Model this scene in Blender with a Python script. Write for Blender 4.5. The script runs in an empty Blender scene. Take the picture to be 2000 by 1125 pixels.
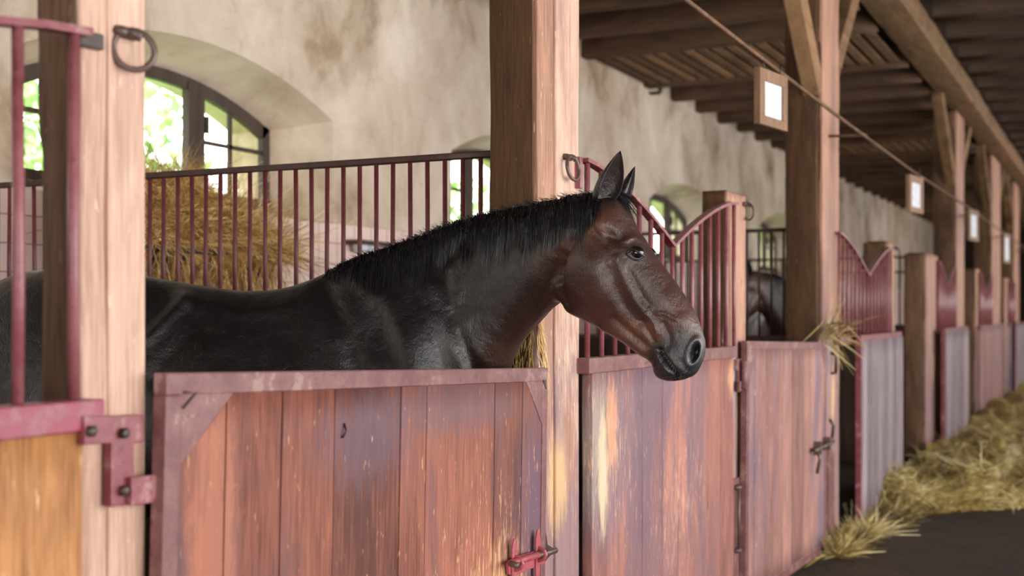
import bpy, bmesh, math, random
import numpy as np
from mathutils import Vector, Matrix, noise, Euler
from mathutils.bvhtree import BVHTree

C = bpy.context.scene.collection
SC = bpy.context.scene
rnd = random.Random(7)
nr = np.random.default_rng(7)

# ------------------------------------------------------------------ camera
# x runs along the stall fronts, y points into the stalls, z is up; the camera stands in the aisle
F_PX, EYE, HORIZON = 2415.0, 1.5, 613.0
PHI = math.atan2(1190.0, F_PX)
FW = Vector((math.cos(PHI), math.sin(PHI), 0))
RT = Vector((math.sin(PHI), -math.cos(PHI), 0))
cam_data = bpy.data.cameras.new('camera')
cam = bpy.data.objects.new('camera', cam_data)
C.objects.link(cam)
cam.location = (0, 0, EYE)
cam.rotation_euler = (math.pi / 2, 0, PHI - math.pi / 2)
cam_data.sensor_width = 36
cam_data.lens = F_PX / 2000 * 36
cam_data.shift_y = (HORIZON - 562.5) / 2000
cam_data.clip_start = 0.05
cam_data.clip_end = 200
cam_data.dof.use_dof = True
cam_data.dof.focus_distance = 3.75
cam_data.dof.aperture_fstop = 2.4
SC.camera = cam

# ------------------------------------------------------------------ world, daylight, exposure
W = bpy.data.worlds.new('sky')
SC.world = W
W.use_nodes = True
bg = W.node_tree.nodes['Background']
bg.inputs[0].default_value = (1.0, 0.975, 0.945, 1)
bg.inputs[1].default_value = 12.0



def portal(name, loc, rot, sx_, sy_):
    """an opening the daylight comes in by (it only tells the renderer where to look for the sky)"""
    l = bpy.data.lights.new(name, 'AREA')
    l.shape = 'RECTANGLE'
    l.size, l.size_y = sx_, sy_
    l.cycles.is_portal = True
    o = bpy.data.objects.new(name, l)
    C.objects.link(o)
    o.location = loc
    o.rotation_euler = rot


# wide doorway on the other side of the aisle, open barn door at the near end of the aisle, lunette windows
portal('doorway_daylight', (4.6, -4.32, 1.8), (math.radians(90), 0, 0), 10.4, 3.6)
portal('aisle_end_daylight', (-5.22, -1.1, 1.7), (math.radians(90), 0, math.radians(-90)), 4.6, 3.4)
portal('window_daylight', (22, -4.32, 2.5), (math.radians(90), 0, 0), 18.0, 2.0)  # window row out of view, added to brighten the far wall
for wc_ in (0.95, 5.30, 9.36, 13.69, 18.15, 22.5):
    portal('window_daylight', (wc_, 5.16, 2.5), (math.radians(-90), 0, 0), 2.1, 0.75)

SC.view_settings.view_transform = 'Standard'
SC.view_settings.look = 'None'
SC.view_settings.gamma = 1
SC.view_settings.exposure = -0.78
SC.view_settings.use_curve_mapping = False
SC.cycles.use_denoising = True
SC.cycles.max_bounces = 8
SC.cycles.diffuse_bounces = 5
SC.cycles.transparent_max_bounces = 12
SC.cycles.sample_clamp_indirect = 6


# ------------------------------------------------------------------ measuring helpers
def pt(px, py, y):
    """the point of the place at depth plane y that the photo shows at (px, py)"""
    d = FW + RT * ((px - 1000) / F_PX)
    t = y / d.y
    return Vector((d.x * t, y, EYE + (HORIZON - py) / F_PX * t))


def sx(px, y=1.72):
    return pt(px, 600, y).x


# ------------------------------------------------------------------ materials
class NT:
    def __init__(s, name):
        s.m = bpy.data.materials.new(name)
        s.m.use_nodes = True
        s.t = s.m.node_tree
        s.b = s.t.nodes['Principled BSDF']
        s.out = s.t.nodes['Material Output']

    def n(s, typ, **kw):
        nd = s.t.nodes.new(typ)
        for k, v in kw.items():
            setattr(nd, k, v)
        return nd

    def l(s, a, b):
        s.t.links.new(a, b)

    def coords(s, scale=(1, 1, 1), rot=(0, 0, 0), shift=True):
        tc = s.n('ShaderNodeTexCoord')
        mp = s.n('ShaderNodeMapping')
        mp.inputs['Scale'].default_value = scale
        mp.inputs['Rotation'].default_value = rot
        s.l(tc.outputs['Object'], mp.inputs['Vector'])
        if shift:
            oi = s.n('ShaderNodeObjectInfo')
            mu = s.n('ShaderNodeMath', operation='MULTIPLY')
            mu.inputs[1].default_value = 37.0
            s.l(oi.outputs['Random'], mu.inputs[0])
            cx = s.n('ShaderNodeCombineXYZ')
            s.l(mu.outputs[0], cx.inputs[0])
            s.l(mu.outputs[0], cx.inputs[1])
            s.l(mu.outputs[0], cx.inputs[2])
            s.l(cx.outputs[0], mp.inputs['Location'])
        return mp.outputs[0]

    def noise(s, vec, scale, detail=3, rough=0.55, dist=0.0):
        nd = s.n('ShaderNodeTexNoise')
        nd.inputs['Scale'].default_value = scale
        nd.inputs['Detail'].default_value = detail
        nd.inputs['Roughness'].default_value = rough
        nd.inputs['Distortion'].default_value = dist
        s.l(vec, nd.inputs['Vector'])
        return nd.outputs['Fac']

    def ramp(s, fac, lo, hi):
        nd = s.n('ShaderNodeMapRange')
        nd.inputs['From Min'].default_value = lo
        nd.inputs['From Max'].default_value = hi
        nd.clamp = True
        s.l(fac, nd.inputs['Value'])
        return nd.outputs[0]

    def math(s, op, a, b):
        nd = s.n('ShaderNodeMath', operation=op)
        for i, v in enumerate((a, b)):
            if isinstance(v, (int, float)):
                nd.inputs[i].default_value = v
            else:
                s.l(v, nd.inputs[i])
        return nd.outputs[0]

    def mix(s, fac, a, b):
        nd = s.n('ShaderNodeMix', data_type='RGBA')
        for i, v in ((0, fac), (6, a), (7, b)):
            if isinstance(v, (int, float)):
                nd.inputs[i].default_value = v
            elif isinstance(v, tuple):
                nd.inputs[i].default_value = (*v, 1)
            else:
                s.l(v, nd.inputs[i])
        return nd.outputs[2]

    def attr(s, name):
        nd = s.n('ShaderNodeAttribute', attribute_name=name)
        return nd

    def bump(s, h, strength, dist=0.01, prev=None):
        nd = s.n('ShaderNodeBump')
        nd.inputs['Strength'].default_value = strength
        nd.inputs['Distance'].default_value = dist
        s.l(h, nd.inputs['Height'])
        if prev is not None:
            s.l(prev, nd.inputs['Normal'])
        return nd.outputs[0]


def S(r, g, b):
    """display colour 0-255 to linear"""
    f = lambda c: (c / 255 / 12.92) if c <= 10 else ((c / 255 + 0.055) / 1.055) ** 2.4
    return (f(r), f(g), f(b))


def wood(name, dark, light, stain, stain_lo, pale, pale_lo, axis='z', rough=0.62, patches=(), scuffs=()):
    """weathered timber: long grain, greyish-purple stains, pale raw wood where it is rubbed off"""
    t = NT(name)
    st = {'z': (1, 1, 0.045), 'x': (0.045, 1, 1), 'y': (1, 0.045, 1)}[axis]
    st2 = {'z': (1, 1, 0.22), 'x': (0.22, 1, 1), 'y': (1, 0.22, 1)}[axis]
    g = t.noise(t.coords(st), 120, 6, 0.72)
    mid = t.noise(t.coords(st2), 9, 4, 0.6, 0.6)
    tone = t.attr('tone').outputs['Fac']
    fac = t.math('ADD', t.math('MULTIPLY', g, 0.62), t.math('MULTIPLY', mid, 0.48))
    fac = t.math('ADD', fac, t.math('MULTIPLY', t.math('SUBTRACT', tone, 0.5), 0.28))
    col = t.mix(t.ramp(fac, 0.36, 0.74), dark, light)
    big = t.noise(t.coords(st2), 2.6, 5, 0.62, 0.4)
    big = t.math('ADD', big, t.math('MULTIPLY', t.math('SUBTRACT', tone, 0.5), 0.16))
    col = t.mix(t.math('MULTIPLY', t.ramp(big, stain_lo, stain_lo + 0.13), 0.85), col, stain)
    pn = t.noise(t.coords(st2), 5.5, 6, 0.7, 1.0)
    pn = t.math('ADD', t.math('MULTIPLY', pn, 0.8), t.math('MULTIPLY', g, 0.2))
    col = t.mix(t.math('MULTIPLY', t.ramp(pn, pale_lo, pale_lo + 0.05), 0.75), col, pale)
    # fine scratches
    sc = t.noise(t.coords({'z': (3, 3, 0.35), 'x': (0.35, 3, 3), 'y': (3, 0.35, 3)}[axis], (0.0, 0.5, 0)), 28, 3, 0.6)
    col = t.mix(t.math('MULTIPLY', t.ramp(sc, 0.68, 0.72), 0.4), col, pale)
    for (cx, cy, cz, rx, ry, rz, pc, amt) in patches:
        tc = t.n('ShaderNodeTexCoord')
        mp = t.n('ShaderNodeMapping')
        mp.inputs['Location'].default_value = (-cx / rx, -cy / ry, -cz / rz)
        mp.inputs['Scale'].default_value = (1 / rx, 1 / ry, 1 / rz)
        t.l(tc.outputs['Object'], mp.inputs['Vector'])
        ln = t.n('ShaderNodeVectorMath', operation='LENGTH')
        t.l(mp.outputs[0], ln.inputs[0])
        d = t.math('ADD', ln.outputs['Value'], t.math('MULTIPLY', t.math('SUBTRACT', t.noise(t.coords(st2, shift=False), 26, 5, 0.7, 1.5), 0.5), 1.5))
        d = t.math('ADD', d, t.math('MULTIPLY', t.math('SUBTRACT', g, 0.5), 1.8))
        col = t.mix(t.math('MULTIPLY', t.ramp(d, 1.05, 0.45), amt), col, pc)
    # places rubbed and kicked: many short slanting scratches
    for (cx, cy, cz, rx, ry, rz) in scuffs:
        tc = t.n('ShaderNodeTexCoord')
        mp = t.n('ShaderNodeMapping')
        mp.inputs['Location'].default_value = (-cx / rx, -cy / ry, -cz / rz)
        mp.inputs['Scale'].default_value = (1 / rx, 1 / ry, 1 / rz)
        t.l(tc.outputs['Object'], mp.inputs['Vector'])
        ln = t.n('ShaderNodeVectorMath', operation='LENGTH')
        t.l(mp.outputs[0], ln.inputs[0])
        lines = t.noise(t.coords((9, 9, .8), (0, .45, 0), False), 12, 4, .7, .4)
        lines = t.math('SUBTRACT', lines, t.math('MULTIPLY', ln.outputs['Value'], .10))
        col = t.mix(t.math('MULTIPLY', t.ramp(lines, .50, .54), .6), col, pale)
    # knots / dark flecks
    kn = t.noise(t.coords(st2), 17, 2, 0.5, 0.3)
    col = t.mix(t.math('MULTIPLY', t.ramp(kn, 0.73, 0.79), 0.6), col, tuple(c * 0.35 for c in dark))
    fl = t.noise(t.coords(st2), 75, 2, 0.5)
    col = t.mix(t.math('MULTIPLY', t.ramp(fl, 0.70, 0.74), 0.55), col, pale)
    t.l(col, t.b.inputs['Base Color'])
    t.b.inputs['Roughness'].default_value = rough
    t.b.inputs['Specular IOR Level'].default_value = 0.35
    nb = t.bump(g, 0.55, 0.004)
    nb = t.bump(mid, 0.35, 0.008, nb)
    t.l(nb, t.b.inputs['Normal'])
    return t.m


def iron(name, a, b, rust, rough=0.45, dust=None):
    t = NT(name)
    v = t.coords()
    n1 = t.noise(v, 14, 5, 0.65)
    n2 = t.noise(v, 60, 4, 0.6)
    col = t.mix(t.ramp(n1, 0.35, 0.62), a, b)
    col = t.mix(t.math('MULTIPLY', t.ramp(n2, 0.6, 0.68), 0.7), col, rust)
    if dust:
        geo = t.n('ShaderNodeNewGeometry')
        sp = t.n('ShaderNodeSeparateXYZ')
        t.l(geo.outputs['Normal'], sp.inputs[0])
        f = t.math('MULTIPLY', t.ramp(sp.outputs[2], 0.4, 0.9), 0.8)
        f = t.math('MAXIMUM', f, t.math('MULTIPLY', t.ramp(n1, 0.58, 0.64), 0.55))
        col = t.mix(f, col, dust)
    t.l(col, t.b.inputs['Base Color'])
    t.b.inputs['Roughness'].default_value = rough
    t.l(t.bump(n2, 0.3, 0.003), t.b.inputs['Normal'])
    return t.m


def plain(name, col, rough=0.5, metal=0.0, spec=0.5):
    t = NT(name)
    v = t.coords()
    n1 = t.noise(v, 30, 4)
    c = t.mix(t.ramp(n1, 0.3, 0.7), tuple(x * 0.82 for x in col), tuple(min(1, x * 1.12) for x in col))
    t.l(c, t.b.inputs['Base Color'])
    t.b.inputs['Roughness'].default_value = rough
    t.b.inputs['Metallic'].default_value = metal
    t.b.inputs['Specular IOR Level'].default_value = spec
    return t.m


M = {}
PURPLE = S(112, 92, 106)
M['door_wood'] = wood('door_wood', S(84, 45, 38), S(168, 104, 84), S(94, 70, 78), 0.48, S(222, 172, 132), 0.66,
                      patches=[(1.45, 0, -.72, .20, 1, .22, S(214, 160, 112), .5), (.72, 0, -.17, .26, 1, .13, S(104, 84, 98), .6),
                               (1.72, 0, -.45, .13, 1, .36, S(100, 80, 98), .75), (.35, 0, -.70, .16, 1, .22, S(92, 68, 76), .75),
                               (1.15, 0, -.10, .5, 1, .10, S(108, 84, 92), .7), (.15, 0, -.45, .09, 1, .6, S(200, 128, 96), .5)],
                      scuffs=[(1.45, 0, -.62, .30, 1, .22), (.55, 0, -.75, .2, 1, .2)])
M['panel_wood'] = wood('panel_wood', S(104, 64, 60), S(184, 126, 112), S(110, 90, 104), 0.49, S(226, 182, 150), 0.68,
                       patches=[(.16, 0, .98, .34, 1, .42, S(120, 104, 116), .8), (.10, 0, 1.02, .13, 1, .30, S(160, 146, 134), .85), (.22, 0, 1.08, .07, 1, .20, S(206, 146, 110), .85),
                                (.135, 0, .93, .05, 1, .25, S(218, 194, 164), .95), (.75, 0, .5, .5, 1, .35, S(120, 92, 100), .5), (1.78, 0, 1.2, .10, 1, .10, S(226, 170, 122), .7)],
                       scuffs=[(.2, 0, 1.0, .3, 1, .3), (1.0, 0, .7, .4, 1, .3)])
M['plank_far'] = wood('plank_far', S(110, 74, 72), S(188, 140, 128), S(120, 102, 118), 0.49, S(230, 202, 180), 0.68)
M['plank_grey'] = wood('plank_grey', S(104, 92, 98), S(168, 150, 154), S(112, 102, 118), 0.50, S(212, 198, 194), 0.70)
M['left_wood'] = wood('left_wood', S(128, 80, 46), S(214, 156, 100), S(126, 88, 62), 0.58, S(240, 204, 160), 0.72)
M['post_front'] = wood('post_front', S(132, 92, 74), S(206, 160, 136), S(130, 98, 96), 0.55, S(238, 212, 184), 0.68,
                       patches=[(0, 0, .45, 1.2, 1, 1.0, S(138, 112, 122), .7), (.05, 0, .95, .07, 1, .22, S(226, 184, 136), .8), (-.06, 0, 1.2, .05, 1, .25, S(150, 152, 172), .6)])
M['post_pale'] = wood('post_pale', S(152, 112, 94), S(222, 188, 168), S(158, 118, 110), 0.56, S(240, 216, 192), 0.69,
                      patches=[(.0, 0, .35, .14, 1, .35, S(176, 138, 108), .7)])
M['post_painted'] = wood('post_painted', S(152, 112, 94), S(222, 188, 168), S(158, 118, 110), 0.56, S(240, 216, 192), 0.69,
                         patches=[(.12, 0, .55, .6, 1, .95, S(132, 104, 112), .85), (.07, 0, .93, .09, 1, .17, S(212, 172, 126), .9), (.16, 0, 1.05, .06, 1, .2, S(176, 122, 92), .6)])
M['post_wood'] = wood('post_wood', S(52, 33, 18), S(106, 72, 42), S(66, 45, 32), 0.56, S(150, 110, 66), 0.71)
M['brown_timber'] = wood('brown_timber', S(62, 42, 28), S(140, 104, 76), S(70, 50, 38), 0.56, S(150, 116, 84), 0.74)
M['aisle_wood'] = wood('aisle_wood', S(44, 32, 24), S(86, 66, 50), S(44, 34, 28), 0.56, S(104, 82, 62), 0.76, axis='y', rough=0.85)
M['joist_wood'] = wood('joist_wood', S(58, 41, 29), S(116, 88, 66), S(58, 42, 34), 0.56, S(140, 108, 80), 0.75, axis='y', rough=0.8)
M['beam_wood'] = wood('beam_wood', S(78, 56, 38), S(158, 122, 88), S(74, 54, 40), 0.58, S(168, 132, 96), 0.75, axis='x', rough=0.8)
M['board_wood'] = wood('board_wood', S(52, 38, 28), S(96, 74, 56), S(62, 46, 36), 0.55, S(130, 100, 76), 0.76, axis='x', rough=0.85)
M['dark_wood'] = wood('dark_wood', S(34, 24, 18), S(72, 52, 40), S(36, 28, 26), 0.55, S(90, 70, 52), 0.78)
M['maroon'] = iron('maroon_paint', S(112, 40, 52), S(134, 66, 74), S(84, 46, 44), 0.42, S(172, 138, 132))
M['bar_paint'] = iron('bar_paint', S(120, 62, 68), S(142, 88, 92), S(96, 58, 56), 0.36)
M['bar_dark'] = iron('bar_dark', S(100, 44, 50), S(118, 60, 64), S(74, 44, 42), 0.4)
M['rail_dark'] = iron('rail_dark', S(58, 40, 36), S(80, 52, 46), S(52, 36, 30), 0.5)
M['frame_paint'] = iron('frame_paint', S(104, 60, 62), S(128, 88, 86), S(92, 58, 56), 0.5, S(160, 132, 126))
M['crimson'] = iron('crimson_paint', S(146, 40, 70), S(136, 60, 76), S(104, 48, 60), 0.45, S(150, 96, 104))
M['red_paint'] = iron('red_paint', S(150, 62, 72), S(164, 80, 88), S(110, 60, 58), 0.45)
M['bare_iron'] = iron('bare_iron', S(74, 58, 54), S(100, 78, 70), S(84, 56, 44), 0.35)
M['dark_iron'] = iron('dark_iron', S(46, 36, 34), S(66, 50, 46), S(60, 40, 34), 0.45)
M['window_frame'] = wood('window_frame', S(46, 36, 32), S(88, 72, 62), S(50, 42, 38), 0.55, S(110, 94, 82), 0.78, rough=0.6)
M['white_paper'] = plain('white_paper', S(212, 216, 226), 0.6)
M['sign_wood'] = wood('sign_wood', S(96, 70, 52), S(160, 124, 96), S(96, 72, 58), 0.6, S(176, 140, 110), 0.76)
M['eye'] = plain('eye', (0.006, 0.005, 0.006), 0.04, 0, 0.9)
M['lid'] = plain('lid', (0.018, 0.014, 0.016), 0.3)
M['bark'] = plain('bark', S(92, 74, 58), 0.9)


def make_plaster():
    t = NT('plaster')
    v = t.coords(shift=False)
    big = t.noise(v, 0.55, 6, 0.62, 0.4)
    streak = t.noise(t.coords((1, 1, .8), (0, .6, 0), False), 1.3, 8, 0.62, .35)
    fine = t.noise(v, 9, 6, 0.7)
    f = t.math('ADD', t.math('MULTIPLY', big, .45), t.math('MULTIPLY', streak, .55))
    col = t.mix(t.ramp(f, .38, .66), S(238, 224, 208), S(168, 142, 112))
    col = t.mix(t.math('MULTIPLY', t.ramp(streak, .53, .70), .7), col, S(128, 102, 74))
    col = t.mix(t.math('MULTIPLY', t.ramp(fine, .58, .75), .35), col, S(158, 130, 96))
    # tiled dado: pale pink glazed tiles up to the sills
    tc = t.n('ShaderNodeTexCoord')
    mp = t.n('ShaderNodeMapping')
    mp.inputs['Rotation'].default_value = (math.radians(90), 0, 0)
    t.l(tc.outputs['Object'], mp.inputs['Vector'])
    br = t.n('ShaderNodeTexBrick')
    br.inputs['Color1'].default_value = (*S(226, 196, 188), 1)
    br.inputs['Color2'].default_value = (*S(232, 206, 196), 1)
    br.inputs['Mortar'].default_value = (*S(168, 140, 132), 1)
    br.inputs['Scale'].default_value = 1
    br.inputs['Mortar Size'].default_value = 0.004
    br.inputs['Brick Width'].default_value = 0.20
    br.inputs['Row Height'].default_value = 0.13
    br.offset = 0.0
    t.l(mp.outputs[0], br.inputs['Vector'])
    sp = t.n('ShaderNodeSeparateXYZ')
    t.l(tc.outputs['Object'], sp.inputs[0])
    edge = t.math('ADD', sp.outputs[2], t.math('MULTIPLY', t.math('SUBTRACT', fine, .5), .03))
    low = t.ramp(edge, 2.085, 2.075)
    col = t.mix(low, col, br.outputs['Color'])
    t.l(col, t.b.inputs['Base Color'])
    t.b.inputs['Roughness'].default_value = 0.85
    t.l(t.bump(fine, .35, .012, t.bump(streak, .3, .03)), t.b.inputs['Normal'])
    return t.m


M['plaster'] = make_plaster()


def make_floor():
    t = NT('earth_floor')
    v = t.coords(shift=False)
    n1 = t.noise(v, 1.2, 6, .65)
    n2 = t.noise(v, 22, 5, .7)
    col = t.mix(t.ramp(n1, .35, .68), S(32, 24, 17), S(60, 45, 31))
    col = t.mix(t.math('MULTIPLY', t.ramp(n2, .6, .72), .5), col, S(80, 64, 38))
    t.l(col, t.b.inputs['Base Color'])
    t.b.inputs['Roughness'].default_value = .8
    t.l(t.bump(n2, .5, .02, t.bump(n1, .4, .05)), t.b.inputs['Normal'])
    return t.m


M['floor'] = make_floor()


def strand_mat(name, cols, rough=0.6, sheen=0.0):
    t = NT(name)
    a = t.attr('tone').outputs['Fac']
    cr = t.n('ShaderNodeValToRGB')
    el = cr.color_ramp.elements
    el[0].position, el[0].color = 0.0, (*cols[0], 1)
    el[1].position, el[1].color = 1.0, (*cols[-1], 1)
    for i, c in enumerate(cols[1:-1]):
        e = el.new((i + 1) / (len(cols) - 1))
        e.color = (*c, 1)
    t.l(a, cr.inputs[0])
    t.l(cr.outputs[0], t.b.inputs['Base Color'])
    t.b.inputs['Roughness'].default_value = rough
    t.b.inputs['Sheen Weight'].default_value = sheen
    return t.m


M['hay'] = strand_mat('hay', [S(124, 86, 42), S(196, 150, 80), S(226, 190, 118), S(250, 232, 176)])
M['straw'] = strand_mat('straw', [S(84, 68, 36), S(142, 120, 66), S(184, 164, 102), S(226, 212, 164)])
M['leaf'] = strand_mat('leaf', [S(90, 140, 80), S(140, 186, 110), S(186, 216, 150), S(214, 232, 170)])
M['grass'] = strand_mat('grass', [S(70, 130, 50), S(140, 190, 90)])


def make_glass():
    t = NT('glass')
    tr = t.n('ShaderNodeBsdfTransparent')
    tr.inputs[0].default_value = (.93, .96, .94, 1)
    gl = t.n('ShaderNodeBsdfGlossy')
    gl.inputs['Roughness'].default_value = .04
    lw = t.n('ShaderNodeLayerWeight')
    lw.inputs[0].default_value = .5
    fac = t.math('ADD', .03, t.math('MULTIPLY', t.math('POWER', lw.outputs['Facing'], 5.0), .5))
    mx = t.n('ShaderNodeMixShader')
    t.l(fac, mx.inputs[0])
    t.l(tr.outputs[0], mx.inputs[1])
    t.l(gl.outputs[0], mx.inputs[2])
    t.l(mx.outputs[0], t.out.inputs[0])
    return t.m


M['glass'] = make_glass()


def make_coat():
    t = NT('horse_coat')
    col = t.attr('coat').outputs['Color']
    v = t.coords(shift=False)
    clump = t.noise(v, 22, 5, .7, .6)
    fur = t.noise(t.coords((1, 1, .25), (0, .5, 0), False), 260, 3, .6)
    patch = t.noise(v, 7, 4, .6, .5)
    c2 = t.mix(t.ramp(patch, .35, .68), t.mix(1.0, col, col), t.mix(.45, col, (.004, .003, .003)))
    t.l(c2, t.b.inputs['Base Color'])
    r = t.math('ADD', t.math('MULTIPLY', t.ramp(clump, .3, .7), .16), .30)
    t.l(r, t.b.inputs['Roughness'])
    t.b.inputs['Specular IOR Level'].default_value = .55
    t.b.inputs['Coat Weight'].default_value = .3
    t.b.inputs['Coat Roughness'].default_value = .33
    t.b.inputs['Coat Tint'].default_value = (.92, .95, 1, 1)
    nb = t.bump(fur, .40, .003)
    nb = t.bump(clump, .34, .012, nb)
    nb = t.bump(patch, .16, .03, nb)
    t.l(nb, t.b.inputs['Normal'])
    t.l(nb, t.b.inputs['Coat Normal'])
    return t.m


M['coat'] = make_coat()
M['mane'] = strand_mat('mane', [(.004, .004, .005), (.009, .008, .010), (.022, .021, .028)], .42)


# ------------------------------------------------------------------ mesh helpers
class MB:
    def __init__(s):
        s.v, s.f, s.t, s.sm = [], [], [], []

    def add(s, vs, fs, tone=.5, smooth=False):
        o = len(s.v)
        s.v.extend([tuple(x) for x in vs])
        for f in fs:
            s.f.append(tuple(i + o for i in f))
            s.t.append(tone)
            s.sm.append(smooth)

    def box(s, x0, x1, y0, y1, z0, z1, tone=.5):
        vs = [(x, y, z) for x in (x0, x1) for y in (y0, y1) for z in (z0, z1)]
        s.add(vs, [(0, 1, 3, 2), (4, 6, 7, 5), (0, 4, 5, 1), (2, 3, 7, 6), (0, 2, 6, 4), (1, 5, 7, 3)], tone)

    def prism(s, poly, y0, y1, tone=.5):
        """polygon in x,z pulled from y0 to y1"""
        n = len(poly)
        vs = [(a, y0, b) for a, b in poly] + [(a, y1, b) for a, b in poly]
        fs = [tuple(range(n))[::-1], tuple(range(n, 2 * n))] + [(i, (i + 1) % n, n + (i + 1) % n, n + i) for i in range(n)]
        s.add(vs, fs, tone)

    def loft(s, rings, caps=True, tone=.5, smooth=True):
        n = len(rings[0])
        vs = [p for r in rings for p in r]
        fs = []
        for k in range(len(rings) - 1):
            for i in range(n):
                j = (i + 1) % n
                fs.append((k * n + i, k * n + j, (k + 1) * n + j, (k + 1) * n + i))
        if caps:
            fs.append(tuple(range(n))[::-1])
            fs.append(tuple(range((len(rings) - 1) * n, len(rings) * n)))
        s.add(vs, fs, tone, smooth)

    def tube(s, pts, r, n=10, tone=.5, closed=False):
        pts = [Vector(p) for p in pts]
        rs = r if isinstance(r, (list, tuple)) else [r] * len(pts)
        rings = []
        up = None
        m = len(pts)
        for i, p in enumerate(pts):
            if closed:
                d = pts[(i + 1) % m] - pts[i - 1]
            else:
                d = pts[min(i + 1, m - 1)] - pts[max(i - 1, 0)]
            d.normalize()
            if up is None:
                up = Vector((0, 0, 1)) if abs(d.z) < .9 else Vector((1, 0, 0))
            a = d.cross(up).normalized()
            b = a.cross(d).normalized()
            up = b
            rings.append([p + (a * math.cos(2 * math.pi * k / n) + b * math.sin(2 * math.pi * k / n)) * rs[i] for k in range(n)])
        if closed:
            rings.append(rings[0])
        s.loft(rings, not closed, tone, True)

    def bar(s, a, b, r, n=10, tone=.5):
        s.tube([a, b], r, n, tone)

    def beam(s, a, b, w, h, tone=.5, side=None):
        """rectangular stick from a to b; side = the direction its width lies in"""
        a, b = Vector(a), Vector(b)
        d = (b - a).normalized()
        sd = Vector(side or (0, 1, 0))
        sd = (sd - d * sd.dot(d)).normalized()
        u = d.cross(sd)
        rings = [[p + sd * (i * w / 2) + u * (j * h / 2) for i, j in ((-1, -1), (1, -1), (1, 1), (-1, 1))] for p in (a, b)]
        s.loft(rings, True, tone, False)

    def timber(s, x0, x1, y0, y1, z0, z1, axis='z', seed=0, wob=.004, chip=.0, chip_edges=(), step=.04, tone=.5, r=.012, chip_f=3.0):
        """a hand-hewn square timber: rounded edges that wander, bites out of chosen edges"""
        lo, hi = {'z': (z0, z1), 'x': (x0, x1), 'y': (y0, y1)}[axis]
        n = max(2, int((hi - lo) / step))
        (a0, a1), (b0, b1) = {'z': ((x0, x1), (y0, y1)), 'x': ((y0, y1), (z0, z1)), 'y': ((x0, x1), (z0, z1))}[axis]
        rings = []
        for k in range(n + 1):
            h = lo + (hi - lo) * k / n
            ring = []
            for ci, (ca, cb, ang) in enumerate(((a0, b0, 180), (a1, b0, 270), (a1, b1, 0), (a0, b1, 90))):
                bite = 0
                if ci in chip_edges:
                    q = noise.noise(Vector((h * chip_f, ci * 7.3, seed * 3.1))) + .5 * noise.noise(Vector((h * chip_f * 3.7, ci * 7.3, seed * 3.1)))
                    bite = chip * max(0, q + .25)
                rr = r * (1 + .5 * noise.noise(Vector((h * 5, ci, seed)))) + bite
                rr = min(rr, .48 * min(a1 - a0, b1 - b0))
                sa = 1 if ca == a0 else -1
                sb = 1 if cb == b0 else -1
                for q in (0, 30, 60, 90):
                    th = math.radians(ang + q)
                    # bitten corners are cut straight, sound corners are round
                    pa = ca + sa * rr + math.cos(th) * rr * (1 if bite < .01 else .85)
                    pb = cb + sb * rr + math.sin(th) * rr * (1 if bite < .01 else .85)
                    w1 = wob * noise.noise(Vector((h * 2.2, seed * 1.7, ci * 2.1)))
                    w2 = wob * noise.noise(Vector((h * 2.2, seed * 1.7 + 9, ci * 2.1)))
                    pa, pb = pa + w1, pb + w2
                    ring.append({'z': (pa, pb, h), 'x': (h, pa, pb), 'y': (pa, h, pb)}[axis])
            if axis == 'y':
                ring.reverse()
            rings.append(ring)
        s.loft(rings, True, tone, True)

    def build(s, name, mat, parent=None, off=None, bev=0, sub=0):
        me = bpy.data.meshes.new(name)
        vs = s.v
        if off is None and parent is not None:
            off = root_of(parent)
        if off is not None:
            ox, oy, oz = off
            vs = [(a - ox, b - oy, c - oz) for a, b, c in vs]
        me.from_pydata(vs, [], s.f)
        me.polygons.foreach_set('use_smooth', s.sm)
        at = me.attributes.new('tone', 'FLOAT', 'FACE')
        at.data.foreach_set('value', s.t)
        me.materials.append(M[mat])
        bm = bmesh.new()
        bm.from_mesh(me)
        bmesh.ops.recalc_face_normals(bm, faces=bm.faces)
        bm.to_mesh(me)
        bm.free()
        o = bpy.data.objects.new(name, me)
        C.objects.link(o)
        if parent is not None:
            o.parent = parent
        elif off is not None:
            o.location = off
        if bev:
            b = o.modifiers.new('bevel', 'BEVEL')
            b.width = bev
            b.segments = 2
            b.limit_method = 'ANGLE'
        return o


def root_of(o):
    p = Vector((0, 0, 0))
    while o is not None:
        p += Vector(o.location)
        o = o.parent
    return tuple(p)


def thing(name, label, cat, loc=(0, 0, 0), group=None):
    o = bpy.data.objects.new(name, None)
    o.empty_display_size = .1
    C.objects.link(o)
    o.location = loc
    o['label'] = label
    o['category'] = cat
    if group:
        o['group'] = group
    return o


def tag(o, label, cat, group=None, kind=None):
    o['label'] = label
    o['category'] = cat
    if group:
        o['group'] = group
    if kind:
        o['kind'] = kind
    return o


def struct(o, label=None, cat=None):
    o['kind'] = 'structure'
    if label:
        o['label'] = label
        o['category'] = cat
    return o


def copy_tree(o, parent=None):
    c = o.copy()
    C.objects.link(c)
    c.parent = parent
    for ch in list(o.children):
        copy_tree(ch, c)
    return c


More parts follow.
